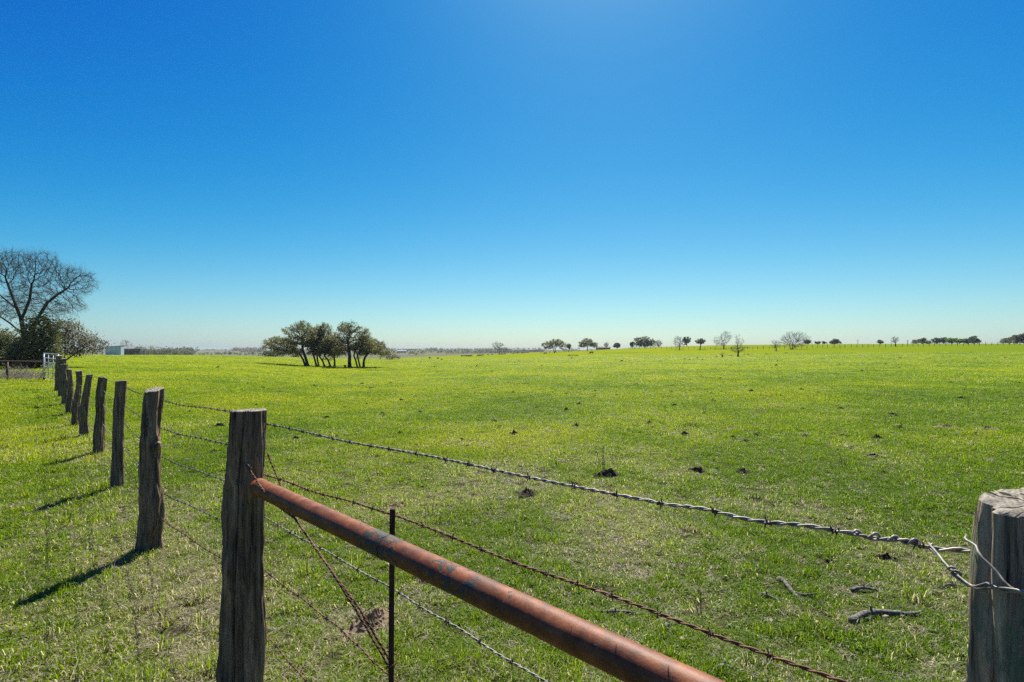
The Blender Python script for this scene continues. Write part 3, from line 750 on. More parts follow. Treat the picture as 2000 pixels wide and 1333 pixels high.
def tree(name, base, trunks, blobs, label, cat='tree', group=None, seed=0, n_attr=400, step=.3, r_trunk=.2, r_tip=.012, expo=2.3, leaf=None, leaf_per=6,
         leaf_size=.14, leaf_sig=.22, twig=None, bark='bark', shell=.3, k=6, bare=False, twig_mat='twig', tropism=(0, 0, 0), di=None, dk=None, tint_bias=.35):
    """coordinates in world metres; base is the foot of the tree"""
    base = Vector(base); L = lambda p: tuple(Vector(p) - base)
    P, par, ntr = colonize([[L(p) for p in t] for t in trunks], [L(b[:3]) + tuple(b[3:6]) for b in blobs], n_attr, step, seed, shell=shell, tropism=tropism, di=di, dk=dk)
    r, kids = radii(par, r_tip, expo, r_trunk)
    e = np.arange(1, len(P)); pa = par[e]
    pa_, e_ = pa[pa >= 0], e[pa >= 0]
    r0 = np.minimum(r[pa_], r[e_] * 1.25 + .002)
    flare = 1 + .55 * np.exp(-np.maximum(P[pa_][:, 2], 0) / (r_trunk * 1.6))
    v, f = frusta(P[pa_], P[e_], r0 * flare, r[e_], k)
    root = empty(name, base); tag(root, label, cat, group)
    obj('trunk', mesh_data('trunk', v, f, M[bark], True), root)
    tips = np.nonzero((kids == 0) & (np.arange(len(P)) >= ntr))[0]
    thin = np.nonzero((r < r_tip * 2.6) & (np.arange(len(P)) >= ntr))[0]
    dirs = P - P[np.maximum(par, 0)]; dirs /= np.maximum(np.linalg.norm(dirs, axis=1), 1e-6)[:, None]
    rg = np.random.default_rng(seed + 9)
    if twig:
        per, tl, tr, lv = twig
        src = thin if bare else tips
        A, B, R1, R2 = twigs(P[src], dirs[src], per, tl, tr, seed, .55, lv)
        tv, tf = frusta(A, B, R1, R2, 3)
        if bare:
            obj('crown', mesh_data('crown', tv, tf, M[twig_mat]), root)
    if leaf:
        src = thin
        zc = P[src][:, 2]; zz = (zc - zc.min()) / max(1e-3, np.ptp(zc))
        cl = vnoise(P[src][:, 0] / 1.3 + seed, P[src][:, 2] / 1.0 + P[src][:, 1], seed)
        tint = np.clip(tint_bias + (cl - .5) * .9 + rg.normal(0, .12, len(src)), 0, 1)
        keep = (rg.uniform(0, 1, len(src)) < .95) & (cl > .24)
        lv_, lf, lt = leaves(P[src][keep], leaf_per, (leaf_sig, leaf_sig, leaf_sig * .7), leaf_size, seed, tint[keep])
        obj('crown', mesh_data('crown', lv_, lf, M[leaf], False, {'tint': lt}), root)
    return root

def px_blobs(bl, Y, dz=1.0):
    s = Y / 1000; out = []
    for q in bl:
        x, y, rx, ry = q[:4]; yo = q[4] if len(q) > 4 else 0
        c = at(x, y, Y); out.append((c.x, c.y + yo, c.z, rx * s, rx * s * dz, ry * s))
    return out
def px_line(l, Y): return [at(x, y, Y) for x, y in l]

# --- the oak clump in the middle of the pasture
OAKS = [
 ((597, 718), 85.5, [(592, 703), (586, 693)], [(547, 671, 27, 13), (524, 677, 13, 7), (560, 684, 26, 8)], .17, 'low oak sweeping far to the left of the oak clump'),
 ((602, 718.6), 85.0, [(597, 700), (591, 684)], [(590, 640, 19, 14), (566, 646, 13, 10), (600, 662, 20, 16), (577, 665, 15, 12)], .24, 'tallest left-hand oak of the clump with a domed crown'),
 ((618.7, 717.8), 86.5, [(615, 703), (611, 690)], [(617, 651, 14, 15), (610, 674, 14, 11)], .16, 'oak with a slim dark trunk, third trunk from the left in the clump'),
 ((623, 717.8), 87.5, [(620, 703), (619, 690)], [(634, 645, 13, 14), (628, 667, 14, 12)], .15, 'oak with a slim dark trunk, fourth trunk from the left in the clump'),
 ((635, 717.7), 86, [(630, 705), (624, 697)], [(628, 681, 14, 9), (642, 668, 12, 12)], .15, 'oak bending sharply left, fifth trunk from the left in the clump'),
 ((646, 717.2), 87, [(641, 704), (634, 696)], [(646, 676, 14, 12), (652, 658, 10, 9)], .15, 'oak bending left, sixth trunk from the left in the clump'),
 ((653.6, 717), 88, [(653.5, 705), (652.5, 699)], [(655, 689, 17, 9), (657, 677, 15, 10)], .16, 'short bushy oak with yellowish top in the middle of the clump'),
 ((683, 718.7), 85, [(682.5, 706), (683, 696)], [(675, 642, 15, 13), (701, 652, 19, 15), (668, 662, 14, 12), (688, 634, 13, 7), (690, 672, 20, 12), (664, 682, 14, 10)], .29, 'big oak with the thickest upright trunk in the clump'),
 ((698.5, 717.8), 86.5, [(694.5, 704), (691, 695)], [(697, 680, 14, 9), (706, 668, 12, 9)], .14, 'thin oak leaning left beside the thickest trunk'),
 ((704, 717.8), 87, [(700, 704), (698, 694)], [(716, 676, 15, 11), (712, 664, 11, 8)], .15, 'thin oak third trunk from the right end of the clump'),
 ((710, 718), 85.5, [(710.5, 706), (713, 698)], [(731, 679, 22, 14), (749, 687, 18, 9), (722, 668, 15, 10)], .2, 'oak at the right end of the clump with a low olive crown'),
]
for i, (b, Y, tr, bl, rt, lab) in enumerate(OAKS):
    base = on_ground(b[0], Y)
    ln_ = px_line(tr, Y); b0 = at(bl[0][0], bl[0][1], Y); ln_.append(ln_[-1].lerp(b0, .45) + Vector((0, 0, .25)))
    bl = [(x, y, rx * 1.1, ry * 1.06) for x, y, rx, ry in bl] + [(bl[-1][0], 688, bl[-1][2] * .9, 7)]
    tree('oak_tree', base, [[base - Vector((0, 0, .2))] + ln_], px_blobs(bl, Y, 1.45), lab, group='oaks of the clump in the pasture', seed=40 + i, n_attr=int(380 + 290 * len(bl)),
         step=.22, r_trunk=rt * .92, r_tip=.014, leaf='oak_leaf', leaf_per=9, leaf_size=.12, leaf_sig=.18, shell=.25, di=1.7, dk=.36, tint_bias=.42)
# stump and weeds in the shade of the clump
p = on_ground(674, 84.5); mb = MB(); mb.tube([(0, 0, -.1), (0, 0, .12), (.02, .0, .35), (.05, 0, .42)], [.2, .16, .14, .10], 10); mb.tube([(.05, 0, .2), (-.2, 0, .3), (-.4, .05, .22)], [.09, .07, .03], 6)
tag(mb.build('tree_stump', M['bark'], None, True, p), 'small broken stump under the oak clump', 'stump')

# --- bushes behind the clump
def bush(name, px, Y, bl, label, leaf='dark_leaf', seed=0, n=260, step=.3, lp=7, ls=.2, sig=.3, bark='bark', group=None, cat='bush', tb=.35):
    base = on_ground(px, Y); b = px_blobs(bl, Y, .9)
    tr = [[base - Vector((0, 0, .1)), base + Vector((0, 0, .3))], [base, base + Vector((.4, 0, .4))], [base, base + Vector((-.4, .1, .4))]]
    return tree(name, base, tr, b, label, cat, group, seed=seed, n_attr=n, step=step, r_trunk=.08, r_tip=.015, leaf=leaf, leaf_per=lp, leaf_size=ls, leaf_sig=sig, shell=.1, bark=bark, tint_bias=tb, k=4)
bush('shrub', 533, 172, [(527, 692, 17, 8), (545, 693, 14, 6)], 'dark green shrub behind the left end of the oak clump', seed=71, step=.5, ls=.34, sig=.5)
bush('shrub', 580, 178, [(578, 693, 12, 6)], 'small dark shrub glimpsed between the left oak trunks', seed=72, step=.5, ls=.34, sig=.5, n=150)
bush('shrub', 762, 150, [(757, 696, 16, 7), (772, 698, 10, 5)], 'grey leafless-looking shrub behind the right end of the oak clump', 'grey_leaf', 73, 320, .4, 6, .25, .4, tb=.5)

# --- the large bare tree, its undergrowth and the thicket at the left edge
Y = 40; base = on_ground(52, Y)
tk = [[base - Vector((0, 0, .3))] + px_line([(53, 690), (47, 655), (42, 625)], Y),
      px_line([(53, 672), (70, 628), (92, 592), (112, 576), (134, 562)], Y), px_line([(47, 655), (20, 632), (-10, 612), (-40, 590)], Y),
      px_line([(42, 625), (28, 590), (14, 552)], Y), px_line([(42, 625), (58, 585), (62, 555)], Y), px_line([(33, 604), (10, 585), (-8, 570)], Y)]
tree('bare_tree', base, tk, px_blobs([(150, 552, 34, 30), (112, 545, 28, 34), (78, 522, 34, 32), (60, 570, 40, 30), (30, 514, 36, 27), (-12, 524, 38, 36), (-50, 560, 30, 38), (130, 595, 34, 22), (95, 605, 34, 22), (25, 600, 34, 28)], Y, .85),
     'large leafless spreading tree at the left edge', 'tree', seed=5, n_attr=3900, step=.22, r_trunk=.21, r_tip=.011, expo=2.2, twig=(4, .50, .0062, 2), bare=True, shell=.2, k=8, di=1.7, dk=.33, twig_mat='bark_far', tropism=(0, 0, .12))
def thicket(name, px, Y, bl, label, leaf, seed, n, tb=.35, ls=.10, lp=22, sig=.24, tw=None, step=.22):
    base = on_ground(px, Y); rg = random.Random(seed)
    tr = []
    for q in range(7):
        x, y, rx, ry = rg.choice(bl)[:4]; e = at(x + rg.uniform(-.5, .5) * rx, y + rg.uniform(.1, .6) * ry, Y)
        s = base + Vector((rg.uniform(-.5, .5), rg.uniform(-.4, .4), 0)) if q else base
        tr.append([s, s.lerp(e, .5) + Vector((rg.uniform(-.2, .2), 0, .2)), e])
    return tree(name, base, tr, px_blobs(bl, Y, .8), label, 'bush', None, seed=seed, n_attr=n, step=step, r_trunk=.10, r_tip=.010, leaf=leaf, leaf_per=lp, leaf_size=ls, leaf_sig=sig, shell=.1, tint_bias=tb, k=4, di=1.6, dk=.34)
thicket('evergreen_bush', 62, 38.5, [(78, 645, 30, 32), (66, 685, 40, 34), (40, 700, 34, 26), (98, 690, 18, 22), (95, 655, 22, 22)], 'dark evergreen bush in front of the large bare trunk', 'dark_leaf', 81, 1500, .62)
thicket('evergreen_bush', 5, 41, [(6, 668, 34, 26), (-20, 690, 40, 30), (10, 700, 26, 20)], 'green bush cut off by the left edge under the bare tree', 'dark_leaf', 82, 800, .55)
thicket('grey_thicket', 128, 42.5, [(128, 648, 34, 28), (160, 665, 32, 20), (186, 676, 24, 15), (110, 672, 28, 24), (145, 683, 34, 12)], 'grey brushy thicket arching right beyond the open gate', 'grey_leaf', 83, 2200, .5, .08, 15, .20)
for (x0, x1, s_, lab) in ((-20, 44, 91, 'tangle of pale dry brush below the brown rail at the left edge'), (30, 84, 92, 'low dry brush beside the hinge of the open gate')):
    rg = np.random.default_rng(s_); n = 240; Yb = rg.uniform(25.5, 28.5, n); xx = rg.uniform(x0, x1, n); X = (xx - 1000) * Yb / 1000
    A = np.stack([X, Yb, ground_z(X, Yb)], 1); d = np.stack([rg.normal(0, .5, n), rg.normal(0, .4, n), rg.uniform(.25, 1, n)], 1); d /= np.linalg.norm(d, axis=1)[:, None]
    L = rg.uniform(.3, .95, n)[:, None]; B = A + d * L * .6; C = B + (d + [0, 0, -.5] + rg.normal(0, .3, (n, 3))) * L * .5
    rr = np.full(n, .009); v1, f1 = frusta(A, B, rr, rr * .7, 3); v2, f2 = frusta(B, C, rr * .7, rr * .3, 3)
    c0 = A.mean(0); v = np.vstack([v1, v2]) - c0; f = np.vstack([f1, f2 + len(v1)])
    tag(obj('dry_brush', mesh_data('dry_brush', v, f, M['twig_pale']), None, c0), lab, 'brush')

# --- open tubular gate and the brown rail
def tubular_gate(a, b, h, label):
    a = Vector(a); b = Vector(b); d = (b - a); root = empty('metal_gate', a); tag(root, label, 'gate')
    up = Vector((0, 0, 1)); lo = .16
    for e in (Vector((0, 0, 0)), d):
        mb = MB(); mb.tube([e + up * lo, e + up * h], .028, 8); mb.build('stile', M['gate'], root, True)
    for t in (.36, .68):
        mb = MB(); mb.tube([d * t + up * (lo + .02) + Vector((0, -.03, 0)), d * t + up * (h - .02) + Vector((0, -.03, 0))], .02, 6); mb.build('upright_bar', M['gate'], root, True)
    for q in range(6):
        z = lo + (h - lo) * (q / 5) ** .92
        mb = MB(); mb.tube([Vector((0, 0, z)) - Vector((0, 0, 0)), d + up * z], .023, 8); mb.build('rail', M['gate'], root, True)
    for z in (lo + .2, h - .2):
        mb = MB(); mb.tube([up * z, up * z - d.normalized() * .12], .016, 6); mb.build('hinge', M['stake'], root, True)
g0 = on_ground(85.5, 25.6); g1 = on_ground(114, 24.6); g1.z = g0.z - .06
tubular_gate(g0, g1, 1.36, 'open silver tubular gate at the end of the post row')
rl = on_ground(84, 25.75); rr_ = on_ground(-60, 25.9)
root = empty('pipe_rail', rl); tag(root, 'thin brown pipe rail running left from the gate', 'rail')
mb = MB(); mb.tube([Vector((0, 0, .93)), rr_ - rl + Vector((0, 0, .93))], .035, 8); mb.build('rail', M['brownpipe'], root, True)
for t in (0, .5, 1):
    q = (rr_ - rl) * t; mb = MB(); mb.tube([q + Vector((0, .06, -.2)), q + Vector((0, .06, 1.1 if t == 0 else .95))], .05, 8); mb.build('post', M['brownpipe'], root, True)

# --- metal shed, pens, background trees at the left
def shed():
    Y = 150; a = on_ground(200, Y); b = on_ground(236, Y + 2); w = (b - a).length; root = empty('shed', a, math.atan2(b.y - a.y, b.x - a.x))
    tag(root, 'pale blue corrugated metal shed with sloping roof beyond the gate', 'shed')
    def corr(n, p, q, h0, h1, mat, name):       # a corrugated wall from p to q
        V = []; F = []
        pp = Vector(p); qq = Vector(q); t = (qq - pp).normalized(); nrm = Vector((t.y, -t.x, 0))
        for i in range(n + 1):
            u = i / n; o = nrm * (.05 if i % 4 in (1, 2) else 0); c = pp.lerp(qq, u) + o
            V += [c + Vector((0, 0, -.3)), c + Vector((0, 0, h0 + (h1 - h0) * u))]
        for i in range(n): F.append((2 * i, 2 * i + 2, 2 * i + 3, 2 * i + 1))
        obj(name, mesh_data(name, V, F, M[mat]), root)
    corr(44, (.8, 0, 0), (w, 0, 0), 2.42, 2.72, 'sheet', 'front_wall'); corr(40, (w, 0, 0), (w, 4.5, 0), 2.72, 2.7, 'sheet', 'side_wall')
    corr(44, (0, 4.5, 0), (w, 4.5, 0), 2.3, 2.7, 'sheet', 'back_wall')
    for q in ((.05, 0.02), (.05, 4.4), (w / 2, 4.4), (.78, .1)):
        mb = MB(); mb.box((q[0], q[1], 1.1), (.14, .14, 2.6)); mb.build('post', M['oldwood'], root)
    mb = MB(); z0, z1 = 2.40, 2.78
    mb.add([(-.2, -.25, z0), (w + .2, -.25, z1), (w + .2, 4.8, z1), (-.2, 4.8, z0), (-.2, -.25, z0 + .08), (w + .2, -.25, z1 + .08), (w + .2, 4.8, z1 + .08), (-.2, 4.8, z0 + .08)],
           [(3, 2, 1, 0), (4, 5, 6, 7), (0, 1, 5, 4), (1, 2, 6, 5), (2, 3, 7, 6), (3, 0, 4, 7)]); mb.build('roof', M['roof'], root)
shed()
def lean_to():
    a = on_ground(240, 158); root = empty('barn', a); tag(root, 'old dark timber lean-to just right of the metal shed', 'barn')
    mb = MB(); mb.box((1.6, 1.5, 1.0), (3.2, 3, 2.4)); mb.build('wall', M['oldwood'], root)
    mb = MB(); mb.add([(-.2, -.3, 2.0), (3.4, -.3, 2.0), (3.4, 1.5, 2.9), (-.2, 1.5, 2.9), (3.4, 3.3, 2.0), (-.2, 3.3, 2.0)], [(0, 1, 2, 3), (3, 2, 4, 5), (0, 3, 5), (1, 4, 2)]); mb.build('roof', M['roof'], root)
    mb = MB(); mb.box((1.6, -.02, .9), (1.2, .06, 2.0)); mb.build('door', M['glass'], root)
lean_to()
def cattle_panel(px0, px1, Y, label, group):
    a = on_ground(px0, Y); b = on_ground(px1, Y); d = b - a; root = empty('cattle_panel', a); tag(root, label, 'fence panel', group)
    for q in range(5):
        mb = MB(); mb.tube([Vector((0, 0, .35 + q * .27)), d + Vector((0, 0, .35 + q * .27))], .03, 5); mb.build('rail', M['oldwood'] if q % 2 else M['gate'], root)
    for t in (0, .5, 1):
        mb = MB(); mb.tube([d * t + Vector((0, 0, -.2)), d * t + Vector((0, 0, 1.55))], .05, 5); mb.build('post', M['oldwood'], root)
PG = 'pipe panels of the pens by the shed'
for x0, x1, lab in ((150, 163, 'pen panel farthest left under the grey thicket'), (164, 180, 'pen panel second left of the metal shed'), (181, 198, 'pen panel touching the left side of the metal shed'), (262, 280, 'pen panel just right of the old lean-to'), (281, 300, 'second pen panel right of the old lean-to'), (301, 322, 'pen panel farthest right of the old lean-to')):
    cattle_panel(x0, x1, 152, lab, PG)

def far_tree(kind, px, Y, crown, label, base_px=None, seed=0, n=220, leaf='oak_leaf', trunk_to=.45, tb=.35, forks=0, name=None, group=None, pale=False):
    base = on_ground(px, Y); s = Y / 1000; rgs = random.Random(seed); crown = list(crown)
    for (x, y, rx, ry) in list(crown):
        for q in range(3): crown.append((x + rgs.uniform(-1, 1) * rx * .95, y + rgs.uniform(-.75, .9) * ry, rx * rgs.uniform(.28, .5), ry * rgs.uniform(.3, .5)))
    bl = px_blobs(crown, Y, .9)
    top = min(c[1] - c[3] for c in crown); H = at(px, top, Y).z - base.z
    step = max(.22, H / 22); cx = sum(b[0] for b in bl) / len(bl); cz = sum(b[2] for b in bl) / len(bl)
    end = Vector((base.x * .6 + cx * .4, base.y, base.z + H * trunk_to)); tr = [[base - Vector((0, 0, .3)), base.lerp(end, .5) + Vector((.1, 0, 0)), end]]
    for q in range(forks):
        sx = (-1) ** q * .35 * (1 + q // 2); tr.append([base + Vector((sx, 0, 0)), base + Vector((sx * 2.2, .2, H * trunk_to * .9))])
    lw = max(.012, Y * .00009)
    if kind == 'bare':
        return tree(name or 'bare_tree', base, tr, bl, label, 'tree', group, seed=seed, n_attr=n, step=step, r_trunk=.13 + H * .012, r_tip=lw, expo=2.2, twig=(3, H * .085, lw * .8, 2), bare=True, shell=.3, k=5,
                    bark='bark_far', twig_mat='twig_pale' if pale else 'twig', di=step * 7, dk=step * 1.5, tropism=(0, 0, .1))
    return tree(name or 'oak_tree', base, tr, bl, label, 'tree', group, seed=seed, n_attr=n, step=step, r_trunk=.16 + H * .012, r_tip=lw, leaf=leaf, leaf_per=8, leaf_size=max(.14, Y * .0010), leaf_sig=step * .9, shell=.2, k=5,
                di=step * 7, dk=step * 1.5, tint_bias=tb)
far_tree('bare', 246, 165, [(246, 674, 11, 10), (252, 680, 9, 8)], 'bare tree beside the metal shed', seed=101, n=200, pale=True)

# --- trees along the far fence and on the rise to the right
TG = 'scattered trees on the far rise'
FT = [
 ('bare', 974, 480, [(974, 677, 12, 9), (987, 682, 6, 4)], 'bare tree left of the broad double-trunked oak', {}),
 ('oak', 1083, 330, [(1070, 675, 13, 9), (1086, 670, 15, 8), (1099, 676, 8, 8)], 'broad double-trunked oak near the end of the herd', dict(forks=2, trunk_to=.4, n=420)),
 ('oak', 1111, 345, [(1111, 676, 5, 5)], 'small grey tree touching the right of the double-trunked oak', {}),
 ('oak', 1147, 318, [(1147, 669, 13, 8), (1137, 674, 9, 7), (1160, 674, 10, 6)], 'round-topped oak second right along the far fence', dict(n=380)),
 ('bare', 1185, 420, [(1184, 674, 5, 5)], 'little bare tree beside the long low roof', {}),
 ('oak', 1205, 410, [(1205, 675, 7, 5)], 'small bush-like tree right of the long low roof', dict(leaf='grey_leaf', trunk_to=.2)),
 ('oak', 1260, 338, [(1259, 664, 13, 8), (1270, 669, 11, 8), (1246, 669, 11, 8), (1259, 672, 18, 6)], 'full dark evergreen oak on the crest', dict(leaf='far_leaf', tb=.5, n=460, trunk_to=.3)),
 ('oak', 1235, 345, [(1235, 673, 5, 5)], 'small grey tree touching the left of the dark evergreen oak', dict(leaf='grey_leaf', trunk_to=.25)),
 ('bare', 1286, 345, [(1286, 671, 8, 7)], 'pale small bare tree right of the dark evergreen oak', dict(pale=True)),
 ('bare', 1327, 245, [(1324, 668, 11, 11), (1332, 672, 6, 8)], 'bare tree standing directly left of a dense small oak', dict(n=260)),
 ('oak', 1342, 345, [(1342, 664, 8, 6), (1340, 668, 6, 5)], 'dense small oak on a clear trunk at the crest', dict(leaf='far_leaf', trunk_to=.5)),
 ('oak', 1367, 243, [(1368, 667, 11, 6)], 'low spreading sparse tree between the dense oak and the tall bare tree', dict(leaf='grey_leaf', n=160, trunk_to=.4)),
 ('bare', 1413, 238, [(1418, 658, 11, 12), (1403, 667, 9, 10), (1412, 668, 10, 8)], 'tall bare tree with two stems behind the far fence', dict(forks=1, n=340)),
 ('bare', 1441, 131, [(1441, 663, 6, 12), (1441, 682, 15, 8), (1444, 670, 9, 9)], 'bare tree with bushy skirt standing in front of the far fence', dict(n=420, trunk_to=.3)),
 ('bare', 1410, 127, [(1410, 692, 6, 5)], 'knee-high bare sapling left of the skirted bare tree', dict(n=80)),
 ('bare', 1516, 186, [(1515, 672, 8, 8)], 'small crooked bare tree left of the large bare spreading tree', dict(n=140)),
 ('bare', 1546, 200, [(1545, 662, 16, 14), (1560, 660, 16, 12), (1532, 668, 11, 11), (1576, 663, 10, 8), (1556, 672, 18, 9)], 'largest bare spreading tree on the right-hand slope', dict(forks=3, n=800, trunk_to=.35)),
 ('oak', 1577, 330, [(1577, 668, 7, 4)], 'dark bush peeking over the crest right of the large bare tree', dict(leaf='far_leaf', trunk_to=.15)),
 ('oak', 1598, 340, [(1597, 669.5, 6, 2.5)], 'low dark bush on the crest, left of a twin bush', dict(leaf='far_leaf', trunk_to=.15, n=100)),
 ('oak', 1610, 340, [(1610, 669.8, 4, 2.5)], 'smallest dark bush on the crest', dict(leaf='far_leaf', trunk_to=.15, n=80)),
 ('oak', 1631, 320, [(1631, 666, 7, 4), (1625, 669, 6, 3), (1639, 669, 5, 2.5)], 'dark wind-swept tree on the crest left of the first pole', dict(leaf='far_leaf', trunk_to=.3)),
 ('oak', 1720, 300, [(1720, 668, 6, 3.5)], 'dark small tree on the crest between the two poles', dict(leaf='far_leaf', trunk_to=.2)),
 ('bare', 1749, 205, [(1748, 664, 7, 7)], 'upright bare tree at the far fence left of the second pole', dict(n=160)),
 ('oak', 1789, 300, [(1788, 668, 6, 4)], 'pale grey small tree right of the second pole', dict(leaf='grey_leaf', trunk_to=.2)),
 ('oak', 1801, 290, [(1799, 667, 7, 5), (1804, 663, 5, 3)], 'dark lumpy tree right of the second pole', dict(leaf='far_leaf', trunk_to=.2)),
 ('oak', 1813, 295, [(1813, 669, 5, 3)], 'low grey bush left of the long grove', dict(leaf='grey_leaf', trunk_to=.15)),
 ('oak', 1829, 285, [(1829, 665, 8, 5)], 'dark round tree at the left end of the long grove', dict(leaf='far_leaf', trunk_to=.2)),
 ('oak', 1843, 288, [(1843, 664, 8, 5)], 'dark round tree second in the long grove', dict(leaf='far_leaf', trunk_to=.2)),
 ('oak', 1858, 280, [(1858, 665, 9, 5)], 'bright green leafy tree, the left of two in the long grove', dict(leaf='green_leaf', trunk_to=.2)),
 ('oak', 1873, 282, [(1873, 666, 9, 4.5)], 'bright green leafy tree, the right of two in the long grove', dict(leaf='green_leaf', trunk_to=.2)),
 ('oak', 1888, 284, [(1888, 666, 7, 5)], 'dark tree right of the bright green pair', dict(leaf='far_leaf', trunk_to=.2)),
 ('oak', 1902, 278, [(1901, 660, 8, 4), (1904, 666, 11, 5)], 'tallest dark oak at the right end of the long grove', dict(leaf='far_leaf', trunk_to=.35)),
 ('oak', 1972, 262, [(1970, 665, 11, 6)], 'dark oak at the left of the grove on the right edge', dict(leaf='far_leaf', trunk_to=.2)),
 ('oak', 1986, 258, [(1985, 662, 10, 8)], 'tall dark oak in the grove on the right edge', dict(leaf='far_leaf', trunk_to=.2)),
 ('oak', 2004, 256, [(2003, 660, 14, 10)], 'large dark oak cut off by the right edge of the picture', dict(leaf='far_leaf', trunk_to=.2, n=320)),
]
for i, (k_, px, Y, cr, lab, kw) in enumerate(FT):
    far_tree(k_, px, Y, cr, lab, seed=200 + i, group=TG, **kw)

# --- far fence with its posts
FX = [(1225, 300), (1300, 268), (1400, 238), (1500, 214), (1580, 206), (1700, 200), (1850, 196), (2010, 192)]
fp = MB(); fp.tube([(0, 0, -.2), (0, 0, .7), (.02, 0, 1.3)], [.085, .075, .07], 6); FP = fp.data('fence_post', M['oldwood'])
x = 1228.0; prevp = None; fpts = []
rgf = random.Random(3)
while x < 2030:
    Yf = float(np.interp(x, [a for a, b in FX], [b for a, b in FX])); p = on_ground(x, Yf)
    o = obj('fence_post', FP, None, p); o.scale = (1, 1, rgf.uniform(.88, 1.15)); o.rotation_euler = (rgf.uniform(-.05, .05), rgf.uniform(-.06, .06), rgf.uniform(0, 6))
    tag(o, 'small dark post in the far fence below the crest', 'fence post', 'posts of the far fence'); fpts.append(p.copy())
    x += rgf.uniform(9.5, 12.5) * (1 if x > 1560 else .95)
for q, z in enumerate((.45, .85, 1.2)):
    mb = MB(); mb.tube([p + Vector((0, -.08, z)) for p in fpts], .006, 4)
    tag(mb.build('fence_wire', M['rustwire']), ('lowest', 'middle', 'topmost')[q] + ' wire of the far fence below the crest', 'wire', 'wires of the far fence')

# --- utility poles, distant houses
for px, ty, Yp, lab in ((1675.5, 663.5, 330, 'slim utility pole on the crest, the left of two'), (1772.6, 664.5, 262, 'slim utility pole on the crest, the right of two')):
    b = on_ground(px, Yp); h = at(px, ty, Yp).z - b.z; root = empty('utility_pole', b); tag(root, lab, 'pole')
    mb = MB(); mb.tube([(0, 0, -.3), (0, 0, h)], [.16, .10], 8); mb.build('pole', M['oldwood'], root, True)
    mb = MB(); mb.box((0, -.12, h - .35), (1.1, .10, .12)); mb.build('crossarm', M['oldwood'], root)
def house(px, Y, w, d, h, rz, label, wall='white', roof='roof', pitch=.35, drop=0.0, name='house'):
    b = on_ground(px, Y); b.z -= drop; root = empty(name, b, rz); tag(root, label, 'building')
    mb = MB(); mb.box((0, 0, h / 2 - .3), (w, d, h + .6)); mb.build('wall', M[wall], root)
    e = .4; rh = d / 2 * pitch + h; mb = MB()
    mb.add([(-w / 2 - e, -d / 2 - e, h), (w / 2 + e, -d / 2 - e, h), (w / 2 + e, 0, rh), (-w / 2 - e, 0, rh), (w / 2 + e, d / 2 + e, h), (-w / 2 - e, d / 2 + e, h)], [(0, 1, 2, 3), (3, 2, 4, 5), (0, 3, 5), (1, 4, 2), (0, 5, 4, 1)]); mb.build('roof', M[roof], root)
    n = max(2, int(w / 5))
    for i in range(n):
        x = -w / 2 + w * (i + .5) / n; mb = MB(); mb.box((x, -d / 2 - .02, h * .55), (1.3, .08, 1.2)); mb.build('window', M['glass'], root)
house(785, 900, 15, 8, 3.2, .1, 'long low white building in the valley, the nearer of two', drop=-1.0)
house(803, 1900, 36, 12, 4.2, 0, 'long pale building on the distant ridge', drop=-2)
house(1178, 430, 11, 6, 1.6, .05, 'long low dark-roofed house behind the far fence', 'oldwood', 'oldwood', drop=.2)

# --- distant woods and brush, each mass reads as one
def woods(name, label, spans, leaf, seed, per=26, bare=False, kind='stuff'):
    """spans: (px0, px1, depth, base drop, height m, spacing px)"""
    rg = np.random.default_rng(seed); V = []; F = []; T = []; nb = 0
    for (x0, x1, Y, hh, sp, jit) in spans:
        x = x0
        while x < x1:
            Yt = Y * rg.uniform(1 - jit, 1 + jit); X = (x - 1000) * Yt / 1000; z = gz(X, Yt); H = hh * rg.uniform(.6, 1.15); W = H * rg.uniform(.45, .75)
            if bare:
                n = 7; A = np.repeat([[X, Yt, z + .05 * H]], n, 0); d = np.stack([rg.normal(0, .5, n), rg.normal(0, .4, n), np.ones(n)], 1)
                B = A + d * H * .45 * rg.uniform(.6, 1.1, n)[:, None]
                A2 = np.repeat(B, 5, 0); B2 = A2 + (np.repeat(d, 5, 0) * .5 + rg.normal(0, .55, (n * 5, 3))) * H * .35
                rr = np.full(n, Yt * .00016); r2 = np.full(n * 5, Yt * .0001)
                v1, f1 = frusta(A, B, rr, rr * .7, 3); v2, f2 = frusta(A2, B2, r2, r2 * .6, 3)
                V += [v1, v2]; F += [f1 + nb, f2 + nb + len(v1)]; nb += len(v1) + len(v2); T.append(np.full(len(v1) + len(v2), .5))
            else:
                c = np.array([[X, Yt, z + H * .55]]) + rg.normal(0, .42, (per, 3)) * [W, W, H * .45]
                c[:, 2] = np.maximum(c[:, 2], z + .08 * H)
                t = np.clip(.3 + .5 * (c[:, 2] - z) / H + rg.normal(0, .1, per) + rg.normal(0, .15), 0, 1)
                v, f, tt = leaves(c, 5, (W * .16,) * 3, H * .11, int(rg.integers(1e6)), t); V.append(v); F.append(f + nb); nb += len(v); T.append(tt)
            x += sp * rg.uniform(.5, 1.5)
    v = np.vstack(V); c0 = v.mean(0)
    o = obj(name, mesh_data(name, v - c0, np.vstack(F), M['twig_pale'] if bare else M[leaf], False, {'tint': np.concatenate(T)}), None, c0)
    tag(o, label, 'woods', None, kind)
woods('distant_woods', 'hazy belt of woods right of the shed', [(262, 378, 640, 9.5, 2.6, .08), (255, 372, 560, 7.5, 3.2, .06)], 'far_leaf', 301)
woods('distant_woods', 'darker evergreens dotted in front of the hazy belt of woods', [(285, 365, 430, 5.0, 9, .05)], 'dark_leaf', 302)
